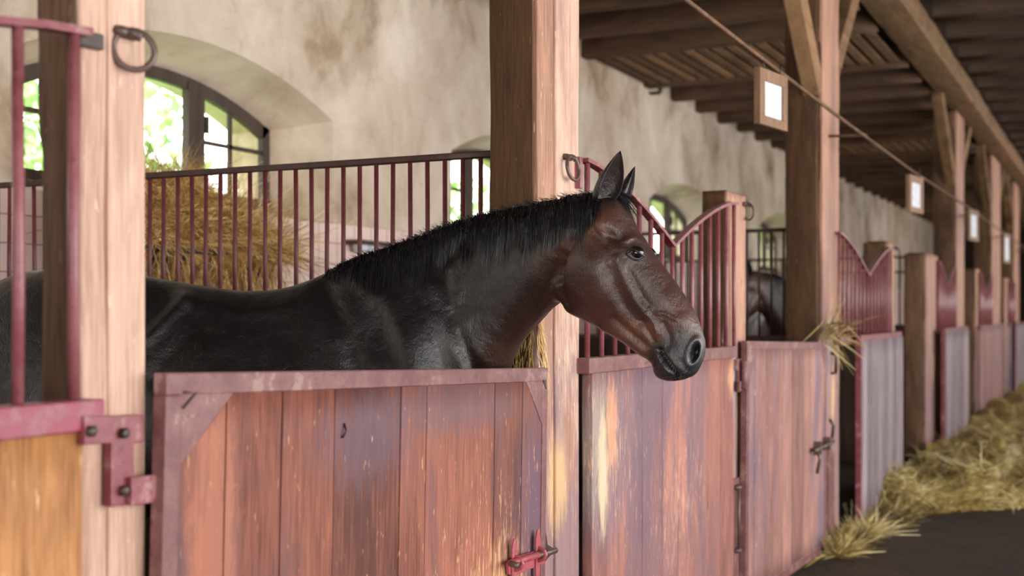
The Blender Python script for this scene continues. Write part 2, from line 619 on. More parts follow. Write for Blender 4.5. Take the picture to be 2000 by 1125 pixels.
def ribbons(P, Wd, tone, n_seg_pts):
    """many flat strands at once. P: (n, k, 3) points, Wd: (n, k, 3) half-width vectors"""
    n, k, _ = P.shape
    V = np.empty((n, k, 2, 3))
    V[:, :, 0] = P - Wd
    V[:, :, 1] = P + Wd
    idx = np.arange(n * k * 2).reshape(n, k, 2)
    Fq = np.stack([idx[:, :-1, 0], idx[:, :-1, 1], idx[:, 1:, 1], idx[:, 1:, 0]], -1).reshape(-1, 4)
    T = np.repeat(tone, k - 1)
    return V.reshape(-1, 3), Fq, T


def raw_mesh(name, V, Fq, T, mat, smooth=False):
    me = bpy.data.meshes.new(name)
    me.vertices.add(len(V))
    me.vertices.foreach_set('co', np.asarray(V, dtype=np.float32).ravel())
    nf = len(Fq)
    me.loops.add(nf * 4)
    me.loops.foreach_set('vertex_index', np.asarray(Fq, dtype=np.int32).ravel())
    me.polygons.add(nf)
    me.polygons.foreach_set('loop_start', np.arange(0, nf * 4, 4, dtype=np.int32))
    me.polygons.foreach_set('use_smooth', np.full(nf, smooth))
    me.update()
    me.validate()
    at = me.attributes.new('tone', 'FLOAT', 'FACE')
    at.data.foreach_set('value', np.asarray(T, dtype=np.float32))
    me.materials.append(M[mat])
    return me


# ------------------------------------------------------------------ the setting
WALL_Y, FRAME_Y, OUT_Y = 4.5, 4.85, 5.15
S0, S1 = -5.0, 40.0
WIN = [0.95, 5.30, 9.36, 13.69, 18.15, 22.5, 26.9, 31.3]


def arch(c, half, spring, crown, n=20):
    r = crown - spring
    R = (half * half + r * r) / (2 * r)
    out = []
    for i in range(n + 1):
        x = -half + 2 * half * i / n
        out.append((c + x, spring + math.sqrt(R * R - x * x) - (R - r)))
    return out


b = MB()
WH = 4.1
prev = S0
for c in WIN:
    oa = arch(c, 1.255, 2.725, 2.99)
    ia = arch(c, 1.05, 2.66, 2.885)
    sill_o, sill_i = 2.07, 2.15
    b.add([(prev, WALL_Y, 0), (oa[0][0], WALL_Y, 0), (oa[0][0], WALL_Y, WH), (prev, WALL_Y, WH)], [(0, 1, 2, 3)])
    for i in range(len(oa) - 1):
        (x0, z0), (x1, z1) = oa[i], oa[i + 1]
        b.add([(x0, WALL_Y, 0), (x1, WALL_Y, 0), (x1, WALL_Y, sill_o), (x0, WALL_Y, sill_o)], [(0, 1, 2, 3)])
        b.add([(x0, WALL_Y, z0), (x1, WALL_Y, z1), (x1, WALL_Y, WH), (x0, WALL_Y, WH)], [(0, 1, 2, 3)])
        (u0, w0), (u1, w1) = ia[i], ia[i + 1]
        b.add([(x0, WALL_Y, z0), (x1, WALL_Y, z1), (u1, FRAME_Y, w1), (u0, FRAME_Y, w0),
               (u1, OUT_Y, w1), (u0, OUT_Y, w0)], [(0, 1, 2, 3), (3, 2, 4, 5)])
        b.add([(x0, WALL_Y, sill_o), (x1, WALL_Y, sill_o), (u1, FRAME_Y, sill_i), (u0, FRAME_Y, sill_i),
               (u1, OUT_Y, sill_i), (u0, OUT_Y, sill_i)], [(0, 1, 2, 3), (3, 2, 4, 5)])
    for k in (0, -1):
        x, z = oa[k]
        u, w = ia[k]
        b.add([(x, WALL_Y, sill_o), (x, WALL_Y, z), (u, FRAME_Y, w), (u, FRAME_Y, sill_i),
               (u, OUT_Y, w), (u, OUT_Y, sill_i)], [(0, 1, 2, 3), (3, 2, 4, 5)])
    prev = oa[-1][0]
b.add([(prev, WALL_Y, 0), (S1, WALL_Y, 0), (S1, WALL_Y, WH), (prev, WALL_Y, WH)], [(0, 1, 2, 3)])
struct(b.build('wall_back', 'plaster'))

# opposite wall with the wide doorway the daylight comes through, and the two end walls
b = MB()
OY = -4.0
b.box(S0, -.6, OY - .3, OY, 0, 4.3)
b.box(9.8, 13.0, OY - .3, OY, 0, 4.3)
b.box(13.0, 31.0, OY - .3, OY, 0, 1.5)  # unseen window band, added to let light onto the far stalls
b.box(13.0, 31.0, OY - .3, OY, 3.5, 4.3)
b.box(31.0, S1, OY - .3, OY, 0, 4.3)
for k in range(1, 6):
    b.box(13 + 3 * k - .25, 13 + 3 * k + .25, OY - .3, OY, 1.5, 3.5)
b.box(-.6, 9.8, OY - .3, OY, 3.6, 4.3)
struct(b.build('wall_front', 'plaster'))
b = MB()
b.box(S0 - .2, S0, OY, -3.4, 0, 4.3)
b.box(S0 - .2, S0, 1.2, WALL_Y + .6, 0, 4.3)
b.box(S0 - .2, S0, -3.4, 1.2, 3.4, 4.3)
struct(b.build('wall_left', 'plaster'))
b = MB()
b.box(S1, S1 + .2, OY, WALL_Y + .6, 0, 4.3)
struct(b.build('wall_right', 'dark_wood'))
b = MB()
b.box(S0, S1, OY, WALL_Y, -.2, 0)
struct(b.build('floor', 'floor'))

# boarded ceiling: lower over the stalls, higher over the aisle
b = MB()
y = 1.82
while y < WALL_Y:
    b.box(S0, S1, y, min(y + .2, WALL_Y) - .012, 4.09, 4.12, rnd.random())
    y += .2
b.box(S0, S1, 1.6, WALL_Y, 4.135, 4.16, .1)
y = OY
while y < 1.8:
    b.box(S0, S1, y, y + .238, 4.32, 4.35, rnd.random())
    y += .25
b.box(S0, S1, OY, 1.82, 4.36, 4.4, .1)
struct(b.build('ceiling', 'board_wood'))

# windows: an arched wooden frame with two posts and thin glazing bars
for wi, c in enumerate(WIN):
    b = MB()
    ia = arch(c, 1.05, 2.66, 2.885)
    ib = arch(c, .985, 2.60, 2.815)
    for i in range(len(ia) - 1):
        (x0, z0), (x1, z1) = ia[i], ia[i + 1]
        (u0, w0), (u1, w1) = ib[i], ib[i + 1]
        vs = [(x0, 4.84, z0), (x1, 4.84, z1), (u1, 4.84, w1), (u0, 4.84, w0), (x0, 4.88, z0), (x1, 4.88, z1), (u1, 4.88, w1), (u0, 4.88, w0)]
        b.add(vs, [(0, 1, 2, 3), (7, 6, 5, 4), (3, 2, 6, 7), (1, 0, 4, 5)])
    for sgn in (-1, 1):
        b.box(c + sgn * 1.05 - (.07 if sgn > 0 else 0), c + sgn * 1.05 + (.07 if sgn < 0 else 0), 4.84, 4.88, 2.15, 2.68)
        b.box(c + sgn * .35 - .07, c + sgn * .35 + .07, 4.83, 4.88, 2.15, 2.845)
    b.box(c - 1.05, c + 1.05, 4.82, 4.88, 2.15, 2.215)
    for sgn in (-1, 1):
        b.box(c + sgn * .68 - .014, c + sgn * .68 + .014, 4.85, 4.87, 2.2, 2.76)
        b.box(c + sgn * (.685) - .30, c + sgn * (.685) + .30, 4.85, 4.87, 2.50, 2.525)
        b.box(c + sgn * .43 - .012, c + sgn * .43 + .012, 4.815, 4.83, 2.56, 2.66)
    fr = struct(b.build('window_%d' % (wi + 1), 'window_frame', off=(c, FRAME_Y, 2.15)))
    g = MB()
    poly = ib + [(c + .985, 2.2), (c - .985, 2.2)]
    g.prism(poly, 4.858, 4.862)
    g.build('pane', 'glass', fr)

# joists over the stalls (bottom 3.88) and over the aisle
js = []
s = 12.34
while s > -4:
    js.append(s)
    s -= .84
s = 13.2
while s < 38:
    js.append(s)
    s += .88
js = [s for s in sorted(js) if not (11.0 < s < 12.2) and not (17.9 < s < 18.9)]
for k, s in enumerate(js):
    b = MB()
    b.timber(-.085, .085, 1.84, WALL_Y - .005, 3.88, 4.085, 'y', seed=k, wob=.012, step=.25, r=.015)
    o = b.build('ceiling_joist', 'joist_wood')
    o.location = (s, 0, 0)
    tag(o, 'dark brown ceiling joist over the stalls, running to the plaster wall', 'joist', 'ceiling joists over the stalls')
for k in range(0, 46):
    s = -3.6 + .95 * k
    if s > 38:
        break
    b = MB()
    b.timber(-.11, .11, OY + .01, 1.5, 4.125, 4.315, 'y', seed=k + 60, wob=.012, step=.4, r=.015)
    o = b.build('ceiling_joist', 'aisle_wood')
    o.location = (s, 0, 0)
    tag(o, 'brown ceiling joist crossing above the aisle beside the long girder', 'joist', 'ceiling joists over the aisle')
# slatted hay hatches between joists
for (h0, h1, lab) in ((10.75, 12.25, 'slatted hatch in the ceiling beside the nearest hanging board'), (17.8, 18.95, 'slatted hatch in the ceiling far down, behind the second hanging board')):
    t = thing('ceiling_hatch', lab, 'hatch', (h0, 1.9, 3.9))
    y = 1.9
    while y < 4.4:
        b = MB()
        b.box(h0 + .08, h1, y, y + .085, 3.90, 3.93, rnd.random())
        b.build('slat', 'beam_wood', t, bev=.003)
        y += .135

b = MB()
b.timber(S0 + .02, S1 - .02, 1.50, 1.80, 3.885, 4.10, 'x', seed=3, wob=.015, step=.3, r=.02)
tag(b.build('girder', 'beam_wood', off=(0, 1.66, 3.88)), 'long heavy girder running down the aisle on top of the tall posts', 'beam')

# trees and grass outside the windows
tree_labels = ['light green tree outside the big window, leftmost of its panes', 'leafy bush seen through the pane behind the nearest stall post',
               'light green tree outside the right sash of the big window', 'bush outside the half hidden window beside the tall middle post',
               'tree seen through the small window right of the horse ears', 'bush seen through the narrow window beyond the third stall',
               'tree outside the far windows']
for ti, (cx, cy, cz, rr, nleaf) in enumerate(((4.0, 8.9, 2.7, 1.0, 1000), (6.9, 8.4, 2.5, 1.1, 900), (9.6, 9.6, 2.9, 1.2, 1000), (12.4, 8.0, 2.5, 1.0, 900), (18.6, 10.2, 2.6, 1.3, 900), (29.0, 12.5, 3.0, 1.7, 900))):
    t = thing('tree', tree_labels[ti], 'tree', (cx, cy, 0))
    b = MB()
    b.tube([(cx, cy, 0), (cx + .05, cy, cz * .5), (cx - .05, cy, cz)], [.11, .09, .04], 8)
    for q in range(4):
        an = q * 1.7
        b.tube([(cx, cy, cz * .55), (cx + .6 * rr * math.cos(an), cy + .5 * rr * math.sin(an), cz + .3 * rr)], [.05, .015], 6)
    b.build('trunk', 'bark', t)
    d = nr.normal(size=(nleaf, 3))
    d /= np.linalg.norm(d, axis=1)[:, None]
    p = d * (rr * nr.random(nleaf) ** .4)[:, None] * np.array([1, .7, 1])
    p += np.sin(p * 2.7) * .18
    p += np.array([0, 0, cz])
    dr = nr.normal(size=(nleaf, 3))
    dr /= np.linalg.norm(dr, axis=1)[:, None]
    sd = np.cross(dr, nr.normal(size=(nleaf, 3)))
    sd /= np.linalg.norm(sd, axis=1)[:, None]
    L = (.06 + .07 * nr.random(nleaf))[:, None]
    P = np.stack([p - dr * L, p, p + dr * L], 1)
    Wd = np.stack([sd * .008, sd * L * .55, sd * .004], 1)
    V, Fq, T = ribbons(P, Wd, nr.random(nleaf), 3)
    o = bpy.data.objects.new('crown', raw_mesh('crown', V, Fq, T, 'leaf'))
    C.objects.link(o)
    o.parent = t
n = 4000
p = np.stack([nr.uniform(-2, 36, n), nr.uniform(5.4, 13, n), np.full(n, -.02)], 1)
dr = np.stack([nr.normal(0, .25, n), nr.normal(0, .25, n), np.ones(n)], 1) * nr.uniform(.15, .4, n)[:, None]
P = np.stack([p, p + dr * .6, p + dr], 1)
sd = np.stack([nr.normal(size=n), nr.normal(size=n), np.zeros(n)], 1)
sd /= np.linalg.norm(sd, axis=1)[:, None]
Wd = np.stack([sd * .03, sd * .02, sd * .002], 1)
V, Fq, T = ribbons(P, Wd, nr.random(n), 3)
gv = np.array([(-20, 5.3, -.02), (60, 5.3, -.02), (60, 40, -.02), (-20, 40, -.02)])
Fq = np.vstack([Fq, np.arange(4)[None] + len(V)])
V = np.vstack([V, gv])
T = np.append(T, .6)
o = bpy.data.objects.new('grass', raw_mesh('grass', V, Fq, T, 'grass'))
C.objects.link(o)
tag(o, 'bright green grass growing outside the stable windows', 'grass', kind='stuff')

# ------------------------------------------------------------------ posts
PF = 1.72                                                   # front face of the posts


def tie_ring(parent, x, y, z, R=.040, r=.0048, yaw=.5, tilt=.15):
    """iron ring hanging from an eye bolt; a part of its post"""
    ex = MB()
    ex.tube([(x, y + .03, z), (x, y - .022, z), (x + .006, y - .034, z - .006), (x + .004, y - .03, z - .016)], [.011, .0105, .009, .006], 8)
    ex.tube([(x - .02, y - .002, z), (x - .02, y - .008, z), (x + .02, y - .008, z), (x + .02, y - .002, z)], .012, 6)
    eye = ex.build('eye_bolt', 'bare_iron', parent)
    q = MB()
    pts = []
    for k in range(28):
        a = 2 * math.pi * k / 28
        u, w = R * math.cos(a), R * math.sin(a)
        v = Vector((u * math.cos(yaw), -u * math.sin(yaw) - tilt * (R - w) * .4, w))
        pts.append(Vector((x, y - .022, z - R + .004)) + v)
    q.tube(pts, r, 8, closed=True)
    q.build('tie_ring', 'bare_iron', parent)


def post(label, s0, s1, depth, top, mat, seed, chip=.0, chip_edges=(), group=None, front=None):
    t = thing('timber_post', label, 'post', ((s0 + s1) / 2, PF + depth / 2, 0), group)
    b = MB()
    b.timber(s0, s1, PF, PF + depth, 0, top, 'z', seed, .008, chip, chip_edges, .03, .5, .012)
    b.build('shaft', mat, t)
    if front:
        b = MB()
        b.timber(s0 + .002, s1 - .002, PF - .008, PF + .02, 0, top - .005, 'z', seed + 50, .005, chip * .3, (1,), .05, .6, .007)
        b.build('facing_board', front, t)
    return t


# short post with the nearest stall door
x0 = sx(158)
near_post = post('pale short post nearest the camera, with an iron ring high up and a door hinge', x0, sx(281), .085, 2.13, 'post_pale', 1, .045, (3,))
b = MB()
b.timber(x0 - .012, x0 + .02, PF + .012, PF + .10, 0, 2.12, 'z', 4, .006, .05, (3, 0), .02, .3, .01, 2.2)
b.build('worn_edge', 'brown_timber', near_post)
b = MB()
xs = sx(207)
b.box(xs, sx(280), PF - .006, PF + .02, 0, 2.125, .62)
b.build('facing_board', 'post_pale', near_post, bev=.004)
p = pt(238, 66, PF)
tie_ring(near_post, p.x, PF - .005, p.z, .038, .0062, .75, .2)
b = MB()
p0, p1 = pt(160, 55, 1.70), pt(206, 98, 1.70)
b.box(p0.x, p1.x, 1.703, PF + .01, p1.z, p0.z)
b.build('iron_plate', 'dark_iron', near_post, bev=.002)


def plate(mb, pxs, y0, y1, tone=.5):
    mb.prism([(pt(a, c, y0).x, pt(a, c, y0).z) for a, c in pxs], y0, y1, tone)


def bolt_head(mb, px, py, y, r=.011):
    p = pt(px, py, y)
    mb.tube([(p.x, y + .012, p.z), (p.x, y - .008, p.z), (p.x, y - .011, p.z)], [r, r, r * .6], 6)


b = MB()
plate(b, [(218, 813), (281, 810), (281, 864), (262, 866), (263, 932), (262, 985), (217, 990)], 1.692, 1.712)
hinge = b.build('hinge_plate', 'maroon', near_post, bev=.002)
b = MB()
plate(b, [(257, 932), (312, 927), (312, 980), (257, 988)], 1.680, 1.692)
b.build('hinge_arm', 'maroon', hinge, bev=.002)
for a, c in ((240, 846), (241, 958)):
    b = MB()
    bolt_head(b, a, c, 1.69)
    b.build('bolt_head', 'dark_iron', hinge)
b = MB()
pa, pb = pt(318, 986, 1.678), pt(318, 858, 1.678)
b.tube([(pa.x, 1.678, pa.z), (pa.x, 1.678, pb.z)], .0135, 12)
b.build('hinge_pin', 'maroon', hinge)

# tall middle post, made of the old post and two facing boards
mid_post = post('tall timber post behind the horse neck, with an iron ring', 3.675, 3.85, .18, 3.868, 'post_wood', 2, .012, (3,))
b = MB()
b.timber(3.672, 3.80, PF - .004, PF + .02, 0, 3.862, 'z', 21, .003, .0, (), .05, .35, .006)
b.build('facing_board', 'post_front', mid_post)
b = MB()
b.timber(3.802, 3.922, PF - .012, PF + .10, 0, 3.862, 'z', 22, .003, .0, (), .05, .62, .006)
b.build('facing_board', 'post_painted', mid_post)
b = MB()
b.timber(3.926, 4.005, PF - .010, PF + .10, 0, 3.862, 'z', 23, .003, .0, (), .05, .7, .006)
b.build('jamb_board', 'post_painted', mid_post)
b = MB()
b.box(3.74, 3.98, PF + .02, PF + .17, 0, 3.86)
b.build('core', 'brown_timber', mid_post)
p = pt(1099, 308, PF)
tie_ring(mid_post, p.x, PF - .012, p.z, .041, .0066, .1, .3)
b = MB()
q0 = [(pt(a, c, 1.70).x, pt(a, c, 1.70).z) for a, c in ((1067, 1030), (1071, 1046), (1073, 1064), (1083, 1070), (1084, 1080), (1074, 1090), (1067, 1100), (1068, 1064))]
b.prism(q0, PF - .0135, PF - .011)  # flat dark plate in place of the shade inside a hole
b.build('bolt_hole_patch', 'dark_iron', mid_post)
b = MB()
p = pt(1131, 318, 1.70)
b.box(p.x - .012, p.x + .012, 1.69, PF, p.z - .09, p.z + .02)
b.build('rail_clip', 'bar_paint', mid_post, bev=.002)
# splintered raw wood where horses have gnawed the post beside the door
V_, T_ = [], []
n = 420
P = np.zeros((n, 3, 3))
Wd = np.zeros((n, 3, 3))
for k in range(n):
    z = 1.32 + .26 * rnd.random()
    onleft = rnd.random() < .6
    q = Vector((3.668, PF + .01 + .15 * rnd.random(), z)) if onleft else Vector((3.668 + .12 * rnd.random() * max(.15, (1.62 - z) / .3 * .8), PF - .006, z - .03))
    L = .02 + .05 * rnd.random()
    out = Vector((-1, -.2, 0)) if onleft else Vector((-.2, -1, 0))
    dd = Vector((rnd.gauss(0, .12), rnd.gauss(0, .12), -1))
    P[k] = [q, q + dd * L * .5 + out * .004, q + dd * L + out * (.006 + .014 * rnd.random())]
    w = Vector((0, 1, 0)) if onleft else Vector((1, 0, 0))
    for j, f in enumerate((.0016, .0014, .0004)):
        Wd[k, j] = w * f
V, Fq, T = ribbons(P, Wd, nr.random(n), 3)
V -= np.array(root_of(mid_post))
o = bpy.data.objects.new('splinters', raw_mesh('splinters', V, Fq, T, 'hay'))
C.objects.link(o)
o.parent = mid_post
o['kind'] = 'stuff'

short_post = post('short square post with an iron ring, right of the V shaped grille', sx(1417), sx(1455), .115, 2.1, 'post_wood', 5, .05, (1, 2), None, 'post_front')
p = pt(1454, 400, PF)
tie_ring(short_post, p.x - .03, PF - .004, p.z, .042, .0052, -.9, .2)
b = MB()
plate(b, [(1440, 702), (1453, 699), (1453, 722), (1451, 722), (1451, 764), (1443, 766), (1443, 724), (1440, 724)], 1.693, 1.712)
hg = b.build('hinge_plate', 'frame_paint', short_post, bev=.002)
b = MB()
plate(b, [(1445, 745), (1470, 743), (1470, 760), (1445, 764)], 1.680, 1.694)
b.build('hinge_arm', 'frame_paint', hg, bev=.002)
for a, c, d in ((1452, 712, 1.69), (1449, 755, 1.68)):
    b = MB()
    bolt_head(b, a, c, d)
    b.build('bolt_head', 'dark_iron', hg)
b = MB()
plate(b, [(1432, 938), (1456, 928), (1456, 1200), (1432, 1200)], 1.695, 1.72)
kp = b.build('kick_plate', 'frame_paint', short_post, bev=.002)
b = MB()
pa, pb = pt(1443, 952, 1.68), pt(1443, 1075, 1.68)
b.tube([(pa.x, 1.68, pa.z), (pa.x, 1.68, pb.z)], .008, 8)
for q in (pa, pb):
    b.tube([(q.x - .02, 1.70, q.z), (q.x, 1.675, q.z), (q.x + .05, 1.70, q.z)], .013, 8)
b.build('drop_bolt', 'bare_iron', kp)


def braces(t, s0, s1, z0, run, mat='beam_wood'):
    for a, d, z in ((s0 + .03, -1, z0), (s1 - .03, 1, z0 + .17)):
        zt = 3.90
        b = MB()
        b.beam((a, PF + .06, z), (a + d * run * (zt - z) / .9, PF + .06, zt), .11, .15, rnd.random())
        b.build('brace', mat, t, bev=.008)


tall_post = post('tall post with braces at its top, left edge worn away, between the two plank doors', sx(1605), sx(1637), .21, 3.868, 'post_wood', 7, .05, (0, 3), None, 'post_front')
b = MB()
b.timber(sx(1605) - .012, sx(1605) + .02, PF + .02, PF + .235, 0, 3.87, 'z', 9, .01, .10, (3, 2), .03, .35, .012, 1.6)
b.build('worn_edge', 'post_wood', tall_post)
braces(tall_post, sx(1605), sx(1637), 2.95, .95)
b = MB()
plate(b, [(1618, 880), (1630, 878), (1630, 1050), (1618, 1060)], 1.70, 1.722)
b.build('kick_plate', 'frame_paint', tall_post, bev=.002)
b = MB()
p = pt(1626, 690, 1.70)
b.tube([(p.x, 1.73, p.z), (p.x, 1.69, p.z), (p.x, 1.675, p.z - .02), (p.x, 1.68, p.z - .13), (p.x + .01, 1.71, p.z - .13)], .011, 8)
b.build('door_hook', 'dark_iron', tall_post)

specs = [('short post with a rounded top beyond the second V shaped grille', 1734, 1746, .17, 2.1, 0),
         ('short rough post with raw wood on its side, beside the third stall opening', 1807, 1830, .17, 2.1, 0),
         ('tall braced post in the distance, a purple grille on its left', 1867, 1882, .22, 3.868, 1),
         ('thin looking short post right of the distant tall braced post', 1905, 1912, .17, 2.1, 0),
         ('second distant tall braced post, further down the row', 1937, 1953, .22, 3.868, 1),
         ('short post far down the row, right of the second distant tall post', 1962, 1970, .17, 2.1, 0),
         ('tall braced post at the far right edge of the picture', 1980, 1990, .22, 3.868, 1),
         ]
for k, (lab, a, c, dp, top, tall) in enumerate(specs):
    t = post(lab, sx(a), sx(c), dp, top, 'post_wood', 11 + k, .04, (0, 3), None, 'post_front')
    b = MB()
    b.timber(sx(a) - .012, sx(a) + .02, PF + .02, PF + dp + .03, 0, top - .01, 'z', 31 + k, .008, .07, (3,), .05, .35, .012, 2.0)
    b.build('worn_edge', 'brown_timber', t)
    if tall:
        braces(t, sx(a), sx(c), 3.05, 1.25)
    if k == 0:
        p = pt(1743, 484, PF)
        tie_ring(t, p.x, PF - .004, p.z, .042, .0052, -.9, .2)

# ------------------------------------------------------------------ transverse partitions between the stalls
def partition(label, s, top=2.035, y0=1.93, step=.0705, mat='bar_dark'):
    t = thing('stall_partition', label, 'partition', (s, y0, 0))
    b = MB()
    k, y = 0, y0
    while y < WALL_Y - .2:
        b.box(s - .02, s + .02, y, min(y + .192, WALL_Y - .01), 0, 1.32, rnd.random())
        y += .196
    b.build('plank_panel', 'dark_wood', t, bev=.003)
    b = MB()
    b.box(s - .026, s + .026, y0 - .02, WALL_Y - .005, 1.32, 1.355)
    b.build('bottom_rail', 'rail_dark', t, bev=.003)
    b = MB()
    b.timber(s - .016, s + .016, y0 - .03, WALL_Y - .005, top, top + .024, 'y', int(s * 10), .004, step=.3, r=.004)
    b.build('top_rail', 'rail_dark', t)
    y = y0 + .045
    while y < WALL_Y - .03:
        b = MB()
        j = rnd.uniform(-.004, .004)
        b.tube([(s + j, y + j, 1.35), (s - j, y, 1.7), (s, y, top + .005)], .0085, 8)
        b.build('bar', mat, t)
        y += step


partition('maroon barred partition directly behind the horse back and neck', 3.765)
partition('dark barred partition seen above the second plank door, left of the braced post', 8.22, 2.05, 1.98, .084, 'rail_dark')
partition('distant dark barred partition seen through the bars above the second plank door', 12.72, 2.05, 1.93, .084, 'rail_dark')
partition('farthest dark barred partition between the distant posts', 17.25, 2.05, 1.93, .10, 'rail_dark')


# ------------------------------------------------------------------ stall fronts: V shaped grilles over planks
def grille(label, s0, s1, planks, wood_mat, mat='bar_paint', sill_z=1.345, step=.135, r=.0105, y=1.69, sill=None, seed=0, bounds=None, bar_r=None, sill_mat='frame_paint', drop=0.0):
    t = thing('stall_front', label, 'stall front', (s0, y, 0))
    mid = (s0 + s1) / 2
    half = (s1 - s0) / 2
    zf = lambda s: 1.785 - drop + .255 * (1 - (1 - min(1, abs(s - mid) / half)) ** 1.5)
    b = MB()
    pts = [(s0 + (mid - s0) * k / 10, y, zf(s0 + (mid - s0) * k / 10)) for k in range(11)]
    pts2 = [(mid + (s1 - mid) * k / 10, y, zf(mid + (s1 - mid) * k / 10)) for k in range(11)]
    for pp in (pts, pts2):
        for k in range(10):
            b.beam(pp[k], pp[k + 1], .034, .014)
    b.build('top_rail', 'maroon' if mat == 'bar_paint' else mat, t)
    a0, a1 = sill or (s0, s1)
    b = MB()
    b.box(a0, a1, y - .028, y + .028, sill_z - .055, sill_z)
    b.build('sill_rail', sill_mat, t, bev=.003)
    n = max(2, int(round((s1 - s0 - .06) / step)))
    for k in range(n + 1):
        s = s0 + .03 + (s1 - s0 - .06) * k / n
        b = MB()
        b.tube([(s, y, sill_z - .01), (s + rnd.uniform(-.003, .003), y, 1.6), (s, y, zf(s))], bar_r or r, 10)
        b.build('bar', mat, t)
    if planks:
        b = MB()
        q = random.Random(seed)
        if bounds is None:
            bounds = [a0 + .01]
            while bounds[-1] < a1 - .16:
                bounds.append(bounds[-1] + q.uniform(.13, .24))
            bounds.append(a1 - .01)
        for u, v in zip(bounds[:-1], bounds[1:]):
            b.timber(u + .0012, v - .0012, y - .018 + q.uniform(-.003, .003), y + .022, .04, sill_z - .05, 'z', q.randint(0, 99), .0015, 0, (), .12, q.random(), .003)
        o = b.build('plank_panel', wood_mat, t)
    return t


grille('front with two purple bars and a red sill rail, left of the nearest post', -.42, sx(145, 1.69) + .03, True, 'left_wood', step=.127, sill=(-.42, sx(207, 1.66)), seed=2, sill_mat='crimson', drop=.028,
       bounds=[-.41, .0, .22, .5, .72, .94, sx(-130, 1.67), sx(48, 1.67), sx(166, 1.67)])
left_front = [o for o in C.objects if o.get('category') == 'stall front'][-1]
b = MB()
plate(b, [(166, 812), (222, 812), (222, 866), (166, 869)], 1.655, 1.672)
st = b.build('strap', 'maroon', left_front, bev=.002)
b = MB()
bolt_head(b, 176, 842, 1.654)
b.build('bolt_head', 'dark_iron', st)

pb = [4.035] + [sx(v, 1.67) for v in (1187, 1256, 1295, 1325, 1376, 1408)] + [sx(1432, 1.67)]
grille('front with V shaped purple grille over planks, below the horse nose', 4.0, 5.9, True, 'panel_wood', sill=(3.985, sx(1440, 1.66)), bounds=pb, seed=5)
third = grille('front with the second V shaped grille, right of the braced post', sx(1637, 1.69), sx(1741, 1.69), False, 'plank_far', sill=(sx(1633, 1.69), sx(1741, 1.69)), step=.150)
grille('distant front with purple grille, left of the distant tall braced post', sx(1832, 1.69), sx(1866, 1.69), False, 'plank_far', step=.13, bar_r=.018)
grille('distant front with purple grille over pinkish planks', sx(1913, 1.69), sx(1937, 1.69), True, 'plank_far', step=.14, bar_r=.018, seed=8, sill=(sx(1911, 1.69), sx(1958, 1.69)))
grille('farthest front with purple grille at the right edge', sx(1970, 1.69), sx(1981, 1.69), True, 'plank_grey', step=.15, bar_r=.018, seed=9)


# ------------------------------------------------------------------ stall doors
def door(label, px0, px1, ztop, sag, bounds, wood_mat, y=1.66, gusset=True, bottom=.07, edge=.034):
    s0, s1 = sx(px0, y), sx(px1, y)
    t = thing('stall_door', label, 'door', (s0, y, ztop))
    t.rotation_euler = (0, math.radians(sag), 0)
    Ri = Euler((0, math.radians(sag), 0)).to_matrix().inverted()
    org = Vector((s0, y, ztop))

    def L(px, py, yy=y):
        return Ri @ (pt(px, py, yy) - org)
    w = s1 - s0
    h = ztop - bottom
    b = MB()
    b.box(0, w, 0, edge, -.044, 0)                         # top rail
    b.box(0, .045, 0, edge, -h, -.044)                     # stiles
    b.box(w - .035, w, 0, edge, -h, -.044)
    b.box(.045, w - .035, 0, edge, -h, -h + .05)
    if gusset:
        b.prism([(.04, -.04), (.21, -.04), (.04, -.19)], .001, .02)
        b.prism([(w - .03, -.04), (w - .16, -.04), (w - .03, -.19)], .001, .02)
    b.build('frame', 'frame_paint', t, off=(0, 0, 0), bev=.003)
    xs = [.042] + [L(v, 900).x for v in bounds] + [w - .033]
    b = MB()
    q = random.Random(int(px0))
    for i, (u, v) in enumerate(zip(xs[:-1], xs[1:])):
        g = .0016 if q.random() < .6 else .0032
        b.timber(u + g, v - g, .004 + q.uniform(-.0012, .0012), edge, -h + .05, -.043, 'z', q.randint(0, 99), .0012, 0, (), .1, q.random(), .0025)
    b.build('plank_panel', wood_mat, t, off=(0, 0, 0))
    b = MB()
    b.box(.03, w - .02, edge, edge + .004, -h + .02, -.03, .2)
    b.build('back_sheet', 'dark_wood', t, off=(0, 0, 0))
    return t, L, w, h


main_door, L, w, h = door('reddish plank door in front of the horse, with a red bolt at its right edge', 326, 1071, 1.385, 1.9, (443, 553, 655, 785, 835, 968, 1022), 'door_wood', bottom=.05)
b = MB()
z_ = -.044
pts = [L(358, 766), L(384, 766), L(357, 797)]
b.tube([(p.x, -.001, p.z) for p in pts], .0028, 6)  # thin dark tube standing in for the dark seam edges
b.build('seam_line', 'dark_iron', main_door, off=(0, 0, 0))
b = MB()
p0, p1 = L(1060, 742), L(1066, 760)
b.prism([(p0.x, p0.z), (p1.x, p0.z), (p1.x, p1.z)], -.002, .004)  # small dark prism standing in for the shade of an open slot
b.build('dark_slot', 'dark_iron', main_door, off=(0, 0, 0))
b = MB()
p0 = L(672, 842)
b.tube([(p0.x - .004, .002, p0.z - .016), (p0.x + .004, -.004, p0.z), (p0.x + .006, .004, p0.z + .018)], .0028, 6)
b.build('bent_nail', 'dark_iron', main_door, off=(0, 0, 0))
